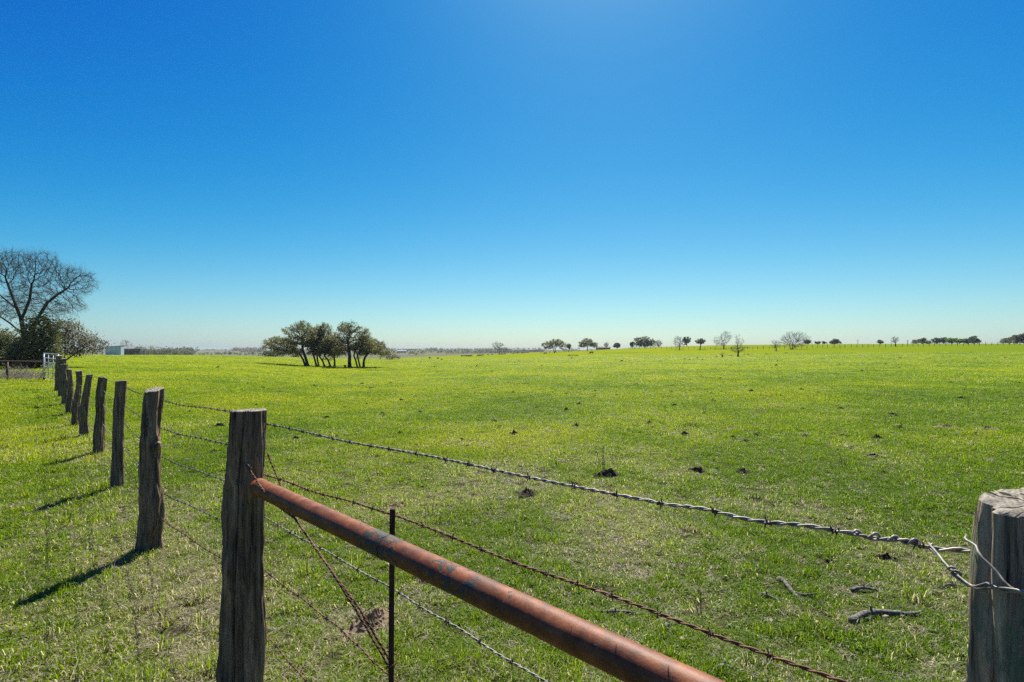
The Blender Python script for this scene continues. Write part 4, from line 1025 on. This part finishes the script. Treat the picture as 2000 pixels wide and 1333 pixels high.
woods('distant_woods', 'low hazy woods on the ridge left of the oak clump', [(455, 520, 1500, 12, 2.2, .06), (470, 512, 1100, 9, 2.4, .05)], 'grey_leaf', 303)
woods('distant_woods', 'scattered hazy trees on the far ridge between clump and herd', [(765, 900, 2100, 9, 9, .08), (895, 1060, 1700, 8, 5, .1), (838, 852, 1500, 11, 2.5, .03), (380, 470, 2300, 6, 4, .05), (765, 1000, 1400, 7, 2.6, .12), (380, 520, 1800, 6, 3, .08), (560, 700, 1600, 8, 3, .08)], 'grey_leaf', 304)
woods('distant_woods', 'dots of dark trees across the valley floor', [(770, 1000, 900, 4.5, 5, .15), (800, 830, 620, 4, 7, .08), (390, 520, 700, 5, 7, .1)], 'dark_leaf', 305)
woods('brush_line', 'line of grey leafless brush behind the herd', [(872, 1062, 680, 5.0, 2.4, .05), (960, 1062, 620, 4.6, 3.0, .03), (1100, 1135, 520, 3.5, 4, .05)], 'grey_leaf', 306, bare=True)
woods('undergrowth', 'low undergrowth beneath the groves on the crest', [(1782, 1912, 292, 2.2, 3.5, .03), (1955, 2015, 262, 2.6, 3, .03), (1570, 1645, 335, 1.3, 6, .03), (1232, 1290, 345, 1.6, 4, .02), (1055, 1170, 335, 1.3, 4, .03)], 'far_leaf', 309, per=14)
woods('brush_line', 'low weeds along the far fence line', [(1395, 1465, 236, .9, 3, .02), (1215, 1240, 300, 1.0, 3, .02), (1600, 1700, 203, .6, 7, .01), (1310, 1335, 243, .7, 4, .01)], 'oak_leaf', 307, per=10)
woods('brush_pile', 'dark low brush pile lying out in the pasture', [(1110, 1131, 165, .75, 2.0, .01)], 'dark_leaf', 308, per=12)

# ------------------------------------------------------------------ cattle
def cow_data(graze, name):
    """standing cow along +x, grown as one skin from its joints"""
    J = {'hip': (-.75, 0, 1.12, .30, .34), 'belly': (-.15, 0, 1.02, .33, .38), 'chest': (.45, 0, 1.03, .30, .38), 'neck': (.85, 0, 1.22, .17, .24), 'rump': (-.98, 0, 1.10, .17, .2), 'tail': (-1.06, 0, .85, .04, .04), 'tail2': (-1.08, 0, .5, .04, .04)}
    if graze: J.update(neck=(.85, 0, .95, .17, .22), poll=(1.15, 0, .55, .13, .15), muzzle=(1.30, 0, .18, .09, .09))
    else: J.update(poll=(1.15, 0, 1.42, .13, .15), muzzle=(1.48, 0, 1.28, .09, .09))
    E = [('hip', 'belly'), ('belly', 'chest'), ('chest', 'neck'), ('neck', 'poll'), ('poll', 'muzzle'), ('hip', 'rump'), ('rump', 'tail'), ('tail', 'tail2')]
    for s, n in ((1, 'l'), (-1, 'r')):
        J['sh' + n] = (.48, s * .2, .72, .13, .13); J['kn' + n] = (.50, s * .2, .40, .075, .075); J['ft' + n] = (.47, s * .2, .05, .07, .07)
        J['th' + n] = (-.72, s * .2, .78, .16, .16); J['hk' + n] = (-.86, s * .2, .48, .08, .08); J['hf' + n] = (-.80, s * .2, .05, .07, .07)
        J['er' + n] = ((1.12, s * .22, .60, .04, .05) if graze else (1.12, s * .24, 1.45, .04, .05))
        E += [('chest', 'sh' + n), ('sh' + n, 'kn' + n), ('kn' + n, 'ft' + n), ('hip', 'th' + n), ('th' + n, 'hk' + n), ('hk' + n, 'hf' + n), ('poll', 'er' + n)]
    keys = list(J); me = bpy.data.meshes.new(name); me.from_pydata([J[k][:3] for k in keys], [(keys.index(a), keys.index(b)) for a, b in E], []); me.update()
    o = bpy.data.objects.new(name, me); COL.objects.link(o)
    o.modifiers.new('skin', 'SKIN')
    for i, k in enumerate(keys): me.skin_vertices[0].data[i].radius = J[k][3:]; me.skin_vertices[0].data[i].use_root = (k == 'hip')
    ss = o.modifiers.new('sub', 'SUBSURF'); ss.levels = 1; ss.render_levels = 1
    dg = bpy.context.evaluated_depsgraph_get(); res = bpy.data.meshes.new_from_object(o.evaluated_get(dg)); bpy.data.objects.remove(o)
    res.name = name; res.materials.clear(); res.materials.append(M['cow']); res.polygons.foreach_set('use_smooth', np.ones(len(res.polygons), dtype=bool)); return res
COWS = [cow_data(False, 'standing_cow'), cow_data(True, 'grazing_cow')]
herd = [(903, 697.5), (909, 697), (913, 697.8), (917, 697.5), (920, 697), (934, 696.5), (938, 697), (943, 695.5), (953, 695), (961, 694.5), (977, 693.8), (981, 693.5), (986, 693.2), (1001, 692), (1004, 691.8), (1009, 691.6),
        (1012, 691.5), (1019, 691.2), (1023, 691), (1027, 690.6), (1031, 690.4)]
rgc = random.Random(8)
for i, (px, py) in enumerate(herd):
    p = gp(px, py, 160, 640); o = obj('cow', COWS[rgc.random() < .6], None, p, (0, 0, rgc.choice([0, math.pi]) + rgc.uniform(-.7, .7))); o.scale = (rgc.uniform(.75, .95),) * 3
    tag(o, 'tiny black cow in the herd along the lower pasture edge', 'cow', 'cattle herd at the pasture edge')
for px, py, lab in ((1065, 692.5, 'lone dark cow below the broad double-trunked oak'), (1155, 692, 'lone dark cow below the round-topped oak')):
    o = obj('cow', COWS[1], None, gp(px, py, 100, 330), (0, 0, rgc.uniform(0, 6.28))); tag(o, lab, 'cow', 'cattle on the right-hand slope'); o.scale = (.8,) * 3

# ------------------------------------------------------------------ small things on the pasture
def lump(name, mat, seed, rough=.5, flat=.28, nr=7, ns=18):
    rg = np.random.default_rng(seed); V = []; F = []
    for i in range(nr):
        u = (i + .3) / nr
        for j in range(ns):
            a = j / ns * 6.2832; e = 1 + .35 * math.sin(2 * a + seed) + .2 * math.sin(3 * a + seed * 2)
            rr = u * e; hh = flat * (1 - u ** 2.2) * (1 + rg.normal(0, rough)); V.append((rr * math.cos(a), rr * math.sin(a) * .8, max(hh, -.02) if i < nr - 1 else -.06))
    V.append((0, 0, flat))
    for i in range(nr - 1):
        for j in range(ns): j2 = (j + 1) % ns; F.append((i * ns + j, (i + 1) * ns + j, (i + 1) * ns + j2, i * ns + j2))
    for j in range(ns): F.append((len(V) - 1, j, (j + 1) % ns))
    return mesh_data(name, V, F, M[mat])
DUNG = [lump('dung_pat', 'dung', s, .40, .24) for s in range(5)]
MOUND = [lump('dirt_mound', 'dirt', 20 + s, .36, .46, 16, 40) for s in range(3)]
rgd = random.Random(12)
CLEAR = []
def put(me, name, px, py, wpx, label, cat, group=None, hs=1.0):
    p = gp(px, py); r = wpx / 2 * p.y / 1000; CLEAR.append((p.x, p.y, r * 1.05)); o = obj(name, me, None, p, (0, 0, rgd.uniform(0, 6.28))); o.scale = (r, r, r * hs); return tag(o, label, cat, group)
DG = 'dung pats on the near pasture'
for q, (px, py, w, lab) in enumerate([
  (1188, 930, 50, 'black crumbled dung pat at the foot of the tall dead weed'), (1030, 968, 52, 'dark twiggy dung heap left of the tall dead weed'), (914, 873, 15, 'small dark dung pat above the top wire, left of centre'), (1712, 856, 26, 'black dung pat high on the right side of the pasture'),
  (1707, 893, 24, 'dark ringed dung pat on the right, below another black pat'), (1362, 922, 34, 'flat dark dung pat right of the tall dead weed'), (1450, 924, 30, 'broken dung pat farther right of the tall dead weed'), (418, 884, 20, 'dark dung pat seen between the second and corner posts'),
  (1291, 852, 9, 'tiny dark dung pat in the pasture centre'), (750, 814, 16, 'dark dung pat above the top wire near the corner post'), (1268, 828, 18, 'dung pat right of the pasture centre, upper of two'), (1275, 837, 15, 'dung pat right of the pasture centre, lower of two'),
  (1290, 953, 10, 'tiny dark pat above the middle of the top wire'), (1730, 1092, 34, 'dark dung pat just above the knotted splice'), (1620, 1098, 22, 'small dark clod left of the knotted splice'), (1415, 1135, 16, 'small dark clod above the loose branches'),
  (1640, 800, 20, 'dark dung pat in the right middle distance'), (1745, 812, 20, 'dark dung pat right of another in the right middle distance'), (1527, 938, 12, 'small black clod below the broken dung pat')]):
    put(DUNG[q % 5], 'dung_pat', px, py, w, lab, 'dung pat', DG, 1.5)
for q in range(26):
    px = rgd.uniform(1330, 1960); py = rgd.uniform(845, 1150); put(DUNG[q % 5], 'dung_clod', px, py, rgd.uniform(8, 22), 'small dark clod among several strewn over the right near pasture', 'clod', 'clods strewn over the right near pasture', rgd.uniform(.9, 1.5))
for q in range(9):
    px = rgd.uniform(560, 1300); py = rgd.uniform(840, 1000); put(DUNG[q % 5], 'dung_clod', px, py, rgd.uniform(6, 16), 'small dark clod among several strewn beyond the top wire at centre', 'clod', 'clods strewn beyond the top wire', rgd.uniform(.9, 1.4))
k = 0
while k < 150:
    px = rgd.uniform(330, 1990); py = 700 + 165 * rgd.random() ** 1.9
    if 500 < px < 770 and py < 735: continue
    if px < 480 and py < 715: continue
    put(DUNG[k % 5], 'dung_pat', px, py, rgd.uniform(4, 12) * (.5 + (py - 690) / 130), 'small dark dung pat among many dotting the middle pasture', 'dung pat', 'dung pats dotting the middle pasture', rgd.uniform(1.2, 2.3)); k += 1
for q, (px, py, w, lab) in enumerate([(722, 1222, 96, 'crumbly tan dirt mound beside the brace wire'), (830, 1138, 44, 'tan dirt mound right of the stake, below the pipe'), (770, 992, 46, 'tan dirt patch seen just above the top of the stake'),
                         (1850, 835, 40, 'flat tan dirt scrape high at the right'), (1490, 916, 26, 'small tan dirt heap beside the broken dung pat'), (1930, 840, 46, 'flat tan dirt scrape near the right edge')]):
    put(MOUND[q % 3], 'dirt_mound', px, py, w, lab, 'dirt mound', None, .6 if q < 2 else .35)

def fallen(px0, py0, px1, py1, r, label, seed, fork=False):
    rg = random.Random(seed); a = gp(px0, py0); b = gp(px1, py1); L = b - a; mb = MB(); n = 26; side = Vector((-L.y, L.x, 0)).normalized()
    pts = []; rs = []
    for i in range(n):
        t = i / (n - 1); p = L * t + side * (.16 * L.length * math.sin(t * 2.6 + seed) * t * (1 - t) * 2) + Vector((0, 0, r * 1.05 + .012 * math.sin(t * 5))); pts.append(p); rs.append(r * (1 - .45 * t) * rg.uniform(.78, 1.18))
    mb.tube(pts, rs, 9); o = mb.build('fallen_branch', M['stick'], None, True, a); tag(o, label, 'branch', 'broken branches lying in the grass')
    if fork:
        m = MB(); q = pts[14]; m.tube([q, q + side * .05 + L * .1, q + side * .12 + L * .16 + Vector((0, 0, .02))], [r * .7, r * .55, r * .3], 7); m.build('side_shoot', M['stick'], o, True)
    else:
        m = MB(); q = pts[9]; m.tube([q, q + Vector((0, 0, r * 1.5)), q + side * .015 + Vector((0, 0, r * 2.0))], [r * .5, r * .35, r * .2], 6); m.build('side_shoot', M['stick'], o, True)
fallen(1662, 1222, 1798, 1200, .021, 'thick lichen-spotted branch lying left of the right-hand post', 1)
fallen(1664, 1158, 1730, 1154, .012, 'short thin branch above the thick lichen-spotted branch', 2)
fallen(1522, 1135, 1588, 1190, .016, 'forked broken branch pointing down to the right', 3, True)
fallen(1478, 1165, 1534, 1180, .014, 'short dark branch touching the forked branch', 4)
fallen(1162, 1200, 1272, 1203, .012, 'pale slender branch between the pipe and the rusty strand', 5)
fallen(1302, 1227, 1306, 1254, .014, 'stubby pale stick standing end-on below the rusty strand', 6)
fallen(1400, 1312, 1450, 1318, .014, 'grey stick near the bottom edge, right of the pipe', 7)
fallen(1840, 1150, 1900, 1148, .010, 'small thin stick partly hidden beside the right-hand post', 8)

def weed(px, py, hpx, label, seed, stems=3, bushy=False):
    b = gp(px, py); h = hpx * b.y / 1000; rg = random.Random(seed); mb = MB(); wmin = b.y * .00022
    for s in range(stems):
        d = Vector((rg.uniform(-.22, .22), rg.uniform(-.2, .2), 1)); hh = h * rg.uniform(.6, 1); p0 = Vector((rg.uniform(-.03, .03), rg.uniform(-.03, .03), -.02))
        p1 = p0 + d * hh * .5; p2 = p0 + Vector((d.x * 1.6, d.y, 1)) * hh; mb.tube([p0, p1, p2], [.0022 + wmin, .0016 + wmin, .0008 + wmin * .5], 4)
        for q in range(7 if bushy else 4):
            t = rg.uniform(.35, .95); p = p0.lerp(p2, t); e = p + Vector((rg.uniform(-.4, .4), rg.uniform(-.4, .4), rg.uniform(.3, .7))) * hh * .28; mb.tube([p, e], [.0012 + wmin * .6, .0005 + wmin * .4], 3)
    tag(mb.build('dead_weed', M['stalk'], None, False, b), label, 'weed', 'dead weed stalks in the pasture')
weed(1178, 925, 62, 'tall twiggy dead weed above the black dung pat', 1, 4, True)
weed(962, 995, 55, 'thin dead stalk left of the twiggy dung heap', 2, 2); weed(992, 892, 42, 'thin dead stalk above the top wire at centre', 3, 2); weed(978, 905, 30, 'lesser dead stalk beside the one above the top wire', 4, 2)
weed(838, 1010, 44, 'dead stalk right of the top of the stake', 5, 3); weed(862, 1022, 34, 'short dead stalk right of the stake, second of two', 6, 2); weed(1092, 915, 30, 'faint dead stalk left of the tall twiggy weed', 7, 2)
weed(1650, 915, 34, 'dead stalk left of the ringed dung pat', 8, 2); weed(1298, 806, 22, 'small dead stalk in the upper pasture', 9, 2); weed(1375, 812, 24, 'small dead stalk right of another in the upper pasture', 10, 3)
weed(1370, 1200, 70, 'tall thin stalk left of the loose branches', 11, 2); weed(1480, 985, 40, 'dead stalk above the right half of the top wire', 12, 2)

# dead leaves and broken bits of twig caught in the turf
def litter():
    rg = np.random.default_rng(61); n = 2600; r = np.sqrt(rg.uniform(1.6 ** 2, 9.5 ** 2, n)); th = rg.uniform(-1.1, 1.1, n); x = r * np.sin(th); y = r * np.cos(th)
    c = np.stack([x, y, ground_z(x, y) + rg.uniform(.015, .04, n)], 1); a = np.stack([rg.normal(size=n), rg.normal(size=n), rg.normal(0, .35, n)], 1); a /= np.linalg.norm(a, axis=1)[:, None]
    b = np.cross(a, np.stack([rg.normal(0, .4, n), rg.normal(0, .4, n), np.ones(n)], 1)); b /= np.linalg.norm(b, axis=1)[:, None]; L = rg.uniform(.007, .021, n)[:, None]; W = L * np.where(rg.uniform(0, 1, n) < .45, .12, .5)[:, None]
    up = np.array([[0, 0, 1.0]]) * L * .35; v = np.stack([c - a * L, c - b * W + up, c + a * L + up * .4, c + b * W + up], 1).reshape(-1, 3)
    o = obj('leaf_litter', mesh_data('leaf_litter', v, np.arange(n * 4).reshape(-1, 4), M['litter'], False, {'tint': np.repeat(rg.uniform(0, 1, n), 4)})); tag(o, 'dead leaves and twig bits caught in the near grass', 'leaf litter', None, 'stuff')
M['litter'] = leaf_mat('dead_leaves', (0.08, 0.055, 0.03), (0.20, 0.155, 0.09), (0.34, 0.29, 0.20), .2, 1.1)
litter()

# tussocks of longer grass
def tussock(px, py, wpx, label, seed, n=150):
    b = gp(px, py); w = wpx * b.y / 1000 / 2; rg = np.random.default_rng(seed)
    A = np.stack([rg.normal(0, w * .45, n), rg.normal(0, w * .45, n), np.full(n, -.01)], 1); d = np.stack([rg.normal(0, .6, n), rg.normal(0, .6, n), np.ones(n)], 1); d /= np.linalg.norm(d, axis=1)[:, None]
    L = (rg.uniform(.4, 1, n) * w * .75)[:, None]; s = np.cross(d, rg.normal(size=(n, 3))); s /= np.linalg.norm(s, axis=1)[:, None]; s *= max(.004, b.y * .0005)
    M1 = A + d * L * .6; T = M1 + (d + [0, 0, -.5]) * L * .4
    v = np.stack([A - s, A + s, M1 + s * .8, M1 - s * .8, T], 1).reshape(-1, 3); e = np.arange(n) * 5
    f = [tuple(q) for q in np.stack([e, e + 1, e + 2, e + 3], 1)] + [tuple(q) for q in np.stack([e + 3, e + 2, e + 4], 1)]
    tag(obj('grass_tussock', mesh_data('grass_tussock', v, f, M['dark_leaf' if seed % 2 else 'oak_leaf'], False, {'tint': np.repeat(rg.uniform(.2, 1, n), 5)}), None, b), label, 'grass tuft', 'grass tussocks')
tussock(1350, 833, 36, 'dark green grass tussock right of the pasture centre', 1); tussock(1128, 753, 16, 'dark tussock in the upper middle of the pasture', 2, 60); tussock(724, 760, 22, 'dark tussock below the oak clump', 3, 60)
for q, (px, py, w, lab) in enumerate(((1455, 693, 4, 'dark weed clump right of the skirted bare tree, left of a pair'), (1461, 693, 5, 'dark weed clump right of the skirted bare tree, right of a pair'), (1498, 692.5, 4, 'dark weed clump left of the crooked bare tree'),
    (1536, 690.8, 5, 'dark weed clump below the largest bare tree'), (1428, 696, 6, 'dark weed clump at the foot of the skirted bare tree'), (1400, 697, 4, 'dark weed clump beside the bare sapling'))): tussock(px, py, w * 1.6, lab, 21 + 2 * q, 50)
tussock(1490, 806, 28, 'dull tussock in the right middle pasture', 4, 80); tussock(996, 748, 14, 'small tussock left of the upper middle tussock', 5, 50); tussock(1715, 775, 24, 'wide dull tussock in the right upper pasture', 6, 80)

# ------------------------------------------------------------------ grass
def blades(n, hmin, hmax, spread, w, lean, seed, lie=False, broad=False):
    rg = np.random.default_rng(seed); a = rg.uniform(0, 6.2832, n); rr = spread * np.sqrt(rg.uniform(0, 1, n)); p = np.stack([rr * np.cos(a), rr * np.sin(a), np.full(n, -.004)], 1)
    b = rg.uniform(0, 6.2832, n); out = np.stack([np.cos(b), np.sin(b), np.zeros(n)], 1); h = rg.uniform(hmin, hmax, n)[:, None]; ln_ = np.abs(rg.normal(lean, lean * .5, n))[:, None]
    up = np.array([[0, 0, 1.0]]); side = np.stack([-np.sin(b + rg.normal(0, .5, n)), np.cos(b), np.zeros(n)], 1); ww = (w * rg.uniform(.6, 1.3, n))[:, None]
    if lie: p[:, 2] = rg.uniform(.002, .012, n); m = p + out * h * .5 + up * rg.uniform(.0, .012, (n, 1)); t = p + out * h + up * rg.uniform(-.004, .01, (n, 1))
    else: m = p + up * h * .6 + out * h * ln_ * .35; t = p + up * h * (1 - .25 * ln_) + out * h * ln_
    mw = ww * (1.2 if broad else .85)
    v = np.stack([p - side * ww * .5, p + side * ww * .5, m + side * mw * .5, m - side * mw * .5, t], 1).reshape(-1, 3); e = np.arange(n) * 5
    f = [tuple(q) for q in np.stack([e, e + 1, e + 2, e + 3], 1)] + [tuple(q) for q in np.stack([e + 3, e + 2, e + 4], 1)]
    return mesh_data('blades', v, f, M['grass'], False, {'blade': np.repeat(rg.uniform(0, 1, n), 5)})
def build_grass():
    col = bpy.data.collections.new('grass_kinds')
    kinds = [blades(34, .018, .050, .045, .0034, .7, 1), blades(30, .022, .062, .05, .0038, .9, 2), blades(40, .012, .036, .05, .0036, .8, 3), blades(26, .03, .085, .035, .0036, .6, 4),
             blades(34, .010, .026, .05, .0085, 1.0, 5, broad=True), blades(30, .012, .030, .05, .0075, 1.2, 6, broad=True),
             blades(26, .03, .09, .05, .0030, 1, 7, lie=True), blades(30, .02, .07, .05, .0034, 1, 8, lie=True)]
    for i, me in enumerate(kinds): col.objects.link(bpy.data.objects.new('kind_%d' % i, me))
    rg = np.random.default_rng(77)
    zones = [(.6, 3.2, 1300, 1.0), (3.2, 6, 950, 1.05), (6, 10, 480, 1.25), (10, 18, 190, 1.7), (18, 32, 75, 2.4), (32, 60, 20, 3.6), (60, 110, 6, 5.5), (110, 185, 2.0, 8.5)]
    PX = []; SC = []
    half = math.radians(56)
    for r0, r1, dens, sc in zones:
        half = math.radians(78 if r0 < 10 else 62 if r0 < 32 else 54)
        n = int(half * (r1 ** 2 - r0 ** 2) * dens); r = np.sqrt(rg.uniform(r0 ** 2, r1 ** 2, n)); th = rg.uniform(-half, half, n)
        PX.append(np.stack([r * np.sin(th), r * np.cos(th)], 1)); SC.append(np.full(n, sc))
    for c in [P1, PR] + LPOS[1:7] + [stk]:
        n = 34; rr = rg.uniform(.085, .24, n); th = rg.uniform(0, 6.28, n); PX.append(np.stack([c.x + rr * np.cos(th), c.y + rr * np.sin(th)], 1)); SC.append(np.full(n, 1.5))
    P = np.vstack(PX); S = np.concatenate(SC); r = np.hypot(P[:, 0], P[:, 1]); x, y = P.T
    # bare and dry places: along both fence lines, at the post feet, and scattered
    lx = P1.x + (y - P1.y) * (LPOS[3].x - P1.x) / (LPOS[3].y - P1.y); dl = np.abs(x - lx) * .73 + (y < P1.y) * 9
    t = np.clip(((x - P1.x) * fd.x + (y - P1.y) * fd.y) / (PR - P1).length, 0, 1); dr = np.abs((x - P1.x) * fn.x + (y - P1.y) * fn.y) + 9 * ((t <= 0) | (t >= 1))
    n1 = fbm(x * .9, y * .9, 21, 4); n2 = fbm(x * .22, y * .22, 31, 3); n3 = fbm(x * 3.2, y * 3.2, 41, 3)
    dry = np.clip((n1 - .47) * 3.0, 0, 1) * .65 + np.clip((n3 - .5) * 2.5, 0, 1) * .5 + .13
    dry += .75 * np.exp(-(np.minimum(dl, dr) / .38) ** 2) * np.clip(.3 + n1, 0, 1)
    for px_, py_, rad in ((1205, 1085, .42), (400, 1150, .5), (1020, 945, .5), (1160, 880, .8), (700, 1215, .25), (350, 1060, .35), (930, 930, .8), (1560, 1000, .5)):
        c = gp(px_, py_); dry += .75 * np.exp(-(((x - c.x) ** 2 + (y - c.y) ** 2) / rad ** 2)) * (n3 + .4)
    verge = (x < lx) & (y > -5)
    dry = np.where(verge & (r < 9), dry * .9 + .12, dry); dry = np.clip(dry, 0, .97) * np.interp(r, [0, 4, 8, 20, 60], [.95, .66, .28, .12, .07])
    n4 = fbm(x * 7.5, y * 7.5, 51, 2)
    keep = rg.uniform(0, 1, len(P)) > .35 * dry + np.clip((.46 - n4) * 3.2, 0, .8) * np.interp(r, [0, 8, 14], [1, .7, 0])
    for cx_, cy_, cr_ in CLEAR:
        if cy_ < 22: keep &= np.hypot(x - cx_, y - cy_) > cr_
    for c in (P1, PR): keep &= np.hypot(x - c.x, y - c.y) > .10
    P = P[keep]; S = S[keep]; x, y = P.T; r = r[keep]; dry = dry[keep]; n1 = n1[keep]; n2 = n2[keep]; n3 = n3[keep]; n4 = n4[keep]; verge = verge[keep]; n = len(P)
    idx = rg.choice(6, n, p=[.24, .22, .2, .06, .16, .12]); lush = (n2 > .55) & (n3 > .5); idx = np.where(lush & (rg.uniform(0, 1, n) < .5), 1, idx)
    idx = np.where(rg.uniform(0, 1, n) < dry * .75, rg.choice([6, 7], n), idx).astype(np.int32)
    dryv = np.where(idx >= 6, 1.0, np.clip(dry * .75, 0, .8))
    tint = np.clip(.50 + (n2 - .5) * 1.25 + (n1 - .5) * .8 + rg.normal(0, .16, n) + np.interp(r, [0, 5, 12, 30, 60], [-.12, -.04, .14, .28, .36]) + np.where(verge, .14, 0) - .13 - .30 * np.clip(x / np.maximum(y, 2) - .25, 0, 1), 0, 1)
    scl = S * rg.uniform(.65, 1.25, n) * np.where(verge, 1.05, .9)
    clump = np.clip((n4 - .5) * 2.4, -1, 1) * np.interp(r, [0, 10, 25], [1, .8, .3]); tint = np.clip(tint + rg.normal(0, .06, n) - clump * .22 * (n2 > .42) + clump * .15, 0, 1)
    zs = np.where(S > 1.2, S * .0 + 1.0, 1.0) / np.interp(S, [1, 5.5, 8.5], [1, 2.4, 3.4])
    pts = np.column_stack([x, y, ground_z(x, y)])
    me = bpy.data.meshes.new('grass_points'); me.vertices.add(n); me.vertices.foreach_set('co', pts.ravel()); me.update()
    def fa(nm, v, tp='FLOAT'):
        a = me.attributes.new(nm, tp, 'POINT'); a.data.foreach_set('vector' if tp == 'FLOAT_VECTOR' else 'value', v)
    fa('tint', tint.astype(np.float32)); fa('dry', dryv.astype(np.float32)); fa('kind_index', idx, 'INT')
    rot = np.zeros((n, 3), np.float32); rot[:, 2] = rg.uniform(0, 6.28, n); rot[:, 0] = rg.normal(0, .12, n); fa('rot', rot.ravel(), 'FLOAT_VECTOR')
    sv = np.column_stack([scl, scl, scl * zs * (1 + .75 * clump) * rg.uniform(.8, 1.25, n)]).astype(np.float32); fa('scl', sv.ravel(), 'FLOAT_VECTOR')
    o = obj('grass', me); tag(o, 'short patchy green and straw-coloured grass covering the pasture', 'grass', None, 'stuff')
    ng = bpy.data.node_groups.new('scatter_grass', 'GeometryNodeTree')
    ng.interface.new_socket('Geometry', in_out='INPUT', socket_type='NodeSocketGeometry'); ng.interface.new_socket('Geometry', in_out='OUTPUT', socket_type='NodeSocketGeometry')
    gi = ng.nodes.new('NodeGroupInput'); go = ng.nodes.new('NodeGroupOutput'); ip = ng.nodes.new('GeometryNodeInstanceOnPoints'); ci = ng.nodes.new('GeometryNodeCollectionInfo')
    ci.inputs['Collection'].default_value = col; ci.inputs['Separate Children'].default_value = True; ci.inputs['Reset Children'].default_value = True
    def na(nm, tp):
        q = ng.nodes.new('GeometryNodeInputNamedAttribute'); q.data_type = tp; q.inputs['Name'].default_value = nm; return q.outputs['Attribute']
    L = ng.links.new
    L(gi.outputs[0], ip.inputs['Points']); L(ci.outputs[0], ip.inputs['Instance']); ip.inputs['Pick Instance'].default_value = True
    L(na('kind_index', 'INT'), ip.inputs['Instance Index'])
    e2r = ng.nodes.new('FunctionNodeEulerToRotation'); L(na('rot', 'FLOAT_VECTOR'), e2r.inputs[0]); L(e2r.outputs[0], ip.inputs['Rotation']); L(na('scl', 'FLOAT_VECTOR'), ip.inputs['Scale'])
    L(ip.outputs[0], go.inputs[0])
    md = o.modifiers.new('scatter', 'NODES'); md.node_group = ng
    print('grass tufts', n)
build_grass()

# ------------------------------------------------------------------ air
def haze():
    m, nt, out = mat_new('haze_air'); v = N(nt, 'ShaderNodeVolumePrincipled'); v.inputs['Color'].default_value = (.66, .76, .82, 1); v.inputs['Density'].default_value = .00014; v.inputs['Anisotropy'].default_value = 0.0
    nt.links.new(v.outputs[0], out.inputs['Volume'])
    mb = MB(); mb.box((0, 0, 2.5), (12400, 12400, 23)); o = mb.build('haze', m); tag(o, 'thin pale haze over the far valley', None, None, 'stuff')
haze()
